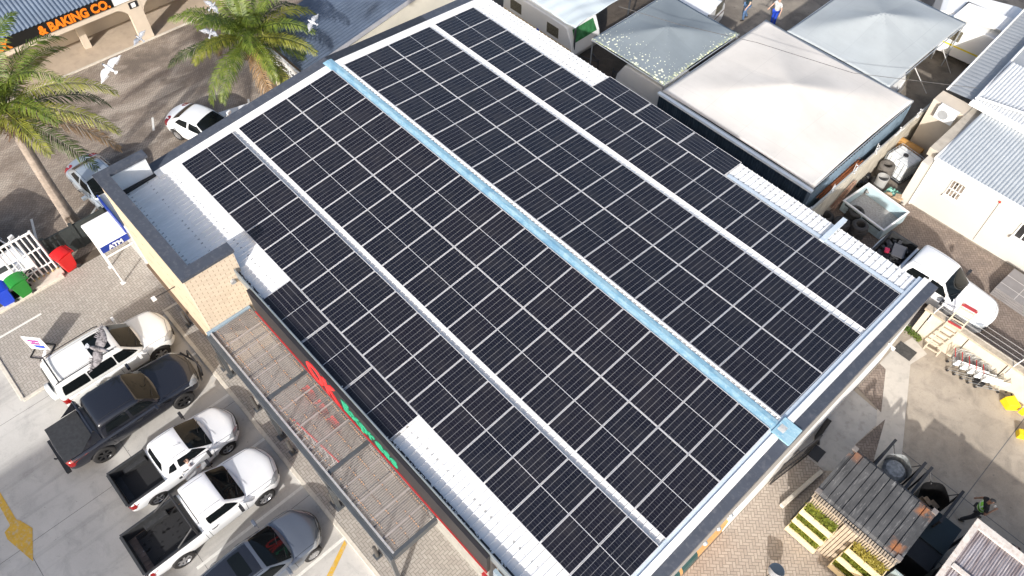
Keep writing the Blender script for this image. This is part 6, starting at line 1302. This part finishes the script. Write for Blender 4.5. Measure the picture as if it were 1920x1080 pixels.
    if vest:
        V['vn'] = V['chest'].lerp(V['neck'], .62); V['vl'] = V['chest'].lerp(V['lsh'], .75)+Vector((0, 0, .02)); V['vr'] = V['chest'].lerp(V['rsh'], .75)+Vector((0, 0, .02)); o = part('vest', [[('hem', (.19, .15)), ('waist', (.18, .145)), ('chest', (.20, .155)), ('vn', (.11, .11))], [('chest', .19), ('vl', .095)], [('chest', .19), ('vr', .095)]], vest)
    return t
def hivis():
    m, nt, b = newmat('hi_vis_vest'); X, Y, Z = xyz(nt, coords(nt)); band = ((Z-1.02).abs().lt(.028)).mx((Z-1.2).abs().lt(.028)).mx((X.abs()-.1).abs().lt(.022)*Z.gt(1.2)); dk = ((Z-1.11).abs().lt(.022)).mx(X.abs().lt(.012)*Y.gt(0))
    c = mix(nt, dk, (.24, .66, .06), (.03, .09, .03)); c = mix(nt, band, c, (.65, .7, .6)); nt.links.new(c, b.inputs['Base Color']); b.inputs['Roughness'].default_value = .6; return m
BT = M('cloth_black', (.012, .012, .014), .85); DT = M('cloth_dark_grey', (.035, .038, .042), .85); NT_ = M('cloth_navy', (.02, .035, .055), .85); GT_ = M('cloth_light_grey', (.50, .50, .49), .85); JT = M('cloth_jeans', (.07, .13, .24), .85, 0, .2, 8); BTR = M('cloth_royal_blue', (.01, .05, .42), .8); SH = M('shoe_dark', (.03, .025, .022), .6)
person('guard in green high visibility vest and dark cap walking with a phone at his ear', (28.03, 5.62, .012), rad(-65), BT, DT, M('shoe_olive', (.06, .055, .045), .7), SKIN, cap=BT, vest=hivis(),
       J=dict(lkn=(-.14, .2, .52), lan=(-.22, .30, .08), rkn=(.12, -.02, .5), ran=(.16, -.24, .09), rel=(.33, .02, 1.2), rwr=(.16, .20, 1.42), lel=(-.3, -.06, 1.18), lwr=(-.36, -.10, .95)))
ph = MB().obox((0, 0, 0), (.05, .02, .12)).build('phone', PAINTW); ph.location = (28.03+.20, 5.62+.02, 1.55); tag(ph, 'pale phone held up by the guard in the green vest', 'phone')
person('man in dark navy shirt at the right edge, bending his arm by the brown roof', (29.35, 4.75, .012), rad(115), NT_, DT, SH, SKINL, hair=M('hair_brown', (.10, .05, .03), .7), J=dict(rel=(.32, .05, 1.22), rwr=(.36, .3, 1.3), lel=(-.3, .05, 1.2), lwr=(-.2, .3, 1.25)))
person('person in dark shirt and blue jeans walking in front of the tents', (5.55, 22.75, 0), rad(150), M('cloth_teal_black', (.015, .035, .045), .85), JT, SH, SKINL, J=dict(lkn=(-.12, .16, .52), lan=(-.12, .10, .1), rkn=(.1, .0, .5), ran=(.12, -.22, .12), lel=(-.28, .05, 1.18), lwr=(-.30, .2, .98), rel=(.28, -.08, 1.18), rwr=(.30, -.12, .95)))
person('person in pale grey T-shirt and bright blue trousers standing by the white canopy', (6.95, 23.45, 0), rad(170), GT_, BTR, SH, SKINL, J=dict(rel=(.32, .02, 1.2), rwr=(.38, .16, 1.0), lel=(-.28, -.02, 1.18), lwr=(-.30, .05, .93)))
# ------------------------------------------------------------------ pigeons in flight
def pigeon(px, z, heading, bank, label, cols, flap=.25, span=.66, s=1.0):
    p = P(px[0], px[1], z); t = thing('pigeon', label, 'bird', p); 
    # local: y forward, x right, z up
    cr, cdn, cf = (Vector(q) for q in RR); f_ = (cr*heading[0] + cdn*heading[1]).normalized(); upv = (-cf)*(1-bank) + Vector((0, 0, 1))*bank; upv = (upv-f_*upv.dot(f_)).normalized(); rt_ = f_.cross(upv)
    t.rotation_euler = Matrix((rt_, f_, upv)).transposed().to_euler(); t.scale = (s, s, s)
    bm, wm, tm, hm = cols; prof = [(-.15, .012), (-.12, .03), (-.06, .048), (.02, .055), (.08, .043), (.115, .028), (.14, .027), (.165, .022), (.185, .008)]
    body = skinned('body', [((0, y, .012 if y > .1 else 0), r) for y, r in prof], [(i, i+1) for i in range(len(prof)-1)], bm, t, 1); 
    MB().lathe([(0, -.022), (.018, -.014), (.026, 0), (.02, .016), (0, .026)], (0, .165, .018), 10).build('head', hm, t, True); MB().add([(-.006, .188, .016), (.006, .188, .016), (0, .215, .008)], [(0, 1, 2), (2, 1, 0)]).build('beak', BLACK, t)
    for sg in (-1, 1):
        L_ = span/2; b = MB(); ch = [(0, .075, -.055), (.18, .10, -.065), (.38, .115, -.055), (.55, .10, -.05), (.72, .065, -.055), (.88, .02, -.06), (1.0, -.035, -.055)]; vs = []; 
        for f, ya, yb in ch:
            x = sg*(f*L_+.02); z_ = L_*f*flap-(f*f)*.05
            for q in (0, .5, 1): vs.append((x, ya+(yb-ya)*q, z_+(.012 if q == .5 else 0)*(1-f)))
        n = len(ch); b.add(vs, [(i*3+j, i*3+j+1, (i+1)*3+j+1, (i+1)*3+j) for i in range(n-1) for j in range(2)])
        for k in range(8):   # primaries
            f = .45+.55*k/7; x = sg*(f*L_+.02); z_ = L_*f*flap-(f*f)*.05; ang = .1+.85*(k/7)**1.4; l = .075; d = Vector((sg*math.sin(ang), -math.cos(ang), 0))*l; w_ = Vector((-d.y, d.x, 0)).normalized()*.011; q = Vector((x, -.035+.02*k/7, z_)); b.add([q-w_, q+w_, q+d+w_*.5, q+d-w_*.5], [(0, 1, 2, 3)])
        o = b.build('wing', wm, t, True); so_ = o.modifiers.new('t', 'SOLIDIFY'); so_.thickness = .004
    b = MB(); b.add([(0, -.12, .004)]+[(.075*math.sin(a), -.12-.10*math.cos(a), .0) for a in [(-.75+.25*k) for k in range(7)]], [(0, k+1, k+2) for k in range(6)]); o = b.build('tail', tm, t); o.modifiers.new('t', 'SOLIDIFY').thickness = .003
    return t
def feather(name, c1, c2, sc=30):
    m, nt, b = newmat(name); v = coords(nt); n1 = noise(nt, stretch(nt, v, (1, .5, 1)), sc, 3, .6, 1.0); c = mix(nt, ramp(nt, n1, .42, .58), c1, c2); nt.links.new(c, b.inputs['Base Color']); b.inputs['Roughness'].default_value = .8; return m
FG = feather('feather_grey_barred', (.05, .047, .052), (.20, .19, .205), 22); FG2 = feather('feather_grey', (.17, .185, .215), (.34, .36, .40)); FW = feather('feather_white', (.42, .44, .48), (.62, .63, .65)); FD = feather('feather_dark', (.05, .06, .08), (.12, .13, .15))
def img_heading(u0, v0, u1, v1, z): a, b_ = P(u0, v0, z), P(u1, v1, z); d = b_-a; return math.atan2(-d.x, d.y)
pigeon((184, 654), 15.2, (36, 8), .1, 'mottled grey pigeon with spread wings over the ivory off road car', (FG, FG, FG2, FD), .10, .66, 1.02)
pigeon((205, 128), 12.5, (-16, -10), .15, 'white winged pigeon flying over the brown brick street', (FW, FW, FW, FD), .15, .66, 1.15)
pigeon((262, 72), 9.0, (-9, -6), .15, 'grey pigeon flying across the cream arcade pillar', (FG2, FG2, FG2, FD), .5, .60, .95)
pigeon((586, 42), 9.0, (-18, -9), .15, 'pale pigeon flying in front of the fronds and dark blue roof', (FW, FG2, FG2, FG2), .2, .62, 1.0)
pigeon((398, 12), 9.0, (12, -14), .15, 'pale grey pigeon flying above the street palm crown at the picture top', (FG2, FG2, FG2, FG2), .3, .60, 1.0)
pigeon((395, 62), 8.0, (6, -20), .15, 'grey pigeon fluttering beside the street palm crown', (FG2, FG2, FG2, FD), .6, .60, 1.0)
# driver glimpsed at the open door of the small pickup
person('driver in a pale shirt seated at the open door of the small white pickup', (8.62, -12.95, -.28), 0, M('cloth_pale_pink', (.62, .55, .54), .85), DT, SH, SKINL, hair=M('hair_brown', (.10, .05, .03), .7),
       J=dict(pelvis=(0, -.05, .78), waist=(0, -.05, .90), chest=(.03, -.02, 1.14), neck=(.05, 0, 1.30), head0=(.05, .02, 1.38), head1=(.06, .03, 1.47), head2=(.06, .02, 1.55), lsh=(-.14, 0, 1.26), rsh=(.22, 0, 1.24), rel=(.28, .2, 1.04), rwr=(.18, .42, 1.06), lel=(-.2, .2, 1.05), lwr=(-.1, .42, 1.06),
              lhip=(-.09, 0, .76), lkn=(-.1, .42, .80), lan=(-.1, .46, .42), rhip=(.09, 0, .76), rkn=(.1, .42, .80), ran=(.1, .46, .42)))
# cables across the yards
for lab, pts in (('long black cable sagging across the lichen and off white canopies', (P(1160, 12, 4.6), P(1270, 45, 4.2), P(1420, 80, 4.3), P(1600, 137, 4.3), P(1830, 165, 4.6))),):
    b = MB(); b.tube([Vector(p) for p in pts], .012, 5, False); o = b.build('overhead_cable', BLACK); tag(o, lab, 'cable')
t = thing('steel_strut', 'thin white steel strut standing by the tank yard corner', 'strut', (16.9, 22, 0), 0, 'white stay poles'); MB().tube([P(1737, 175, .1), P(1716, 128, 2.2)], .025).build('pole', PAINTW, t, W=True)
t = thing('steel_strut', 'thin white steel strut below the striped caravan', 'strut', (16.5, 24.5, 0), 0, 'white stay poles'); MB().tube([P(1782, 137, .1), P(1767, 90, 2.2)], .025).build('pole', PAINTW, t, W=True)
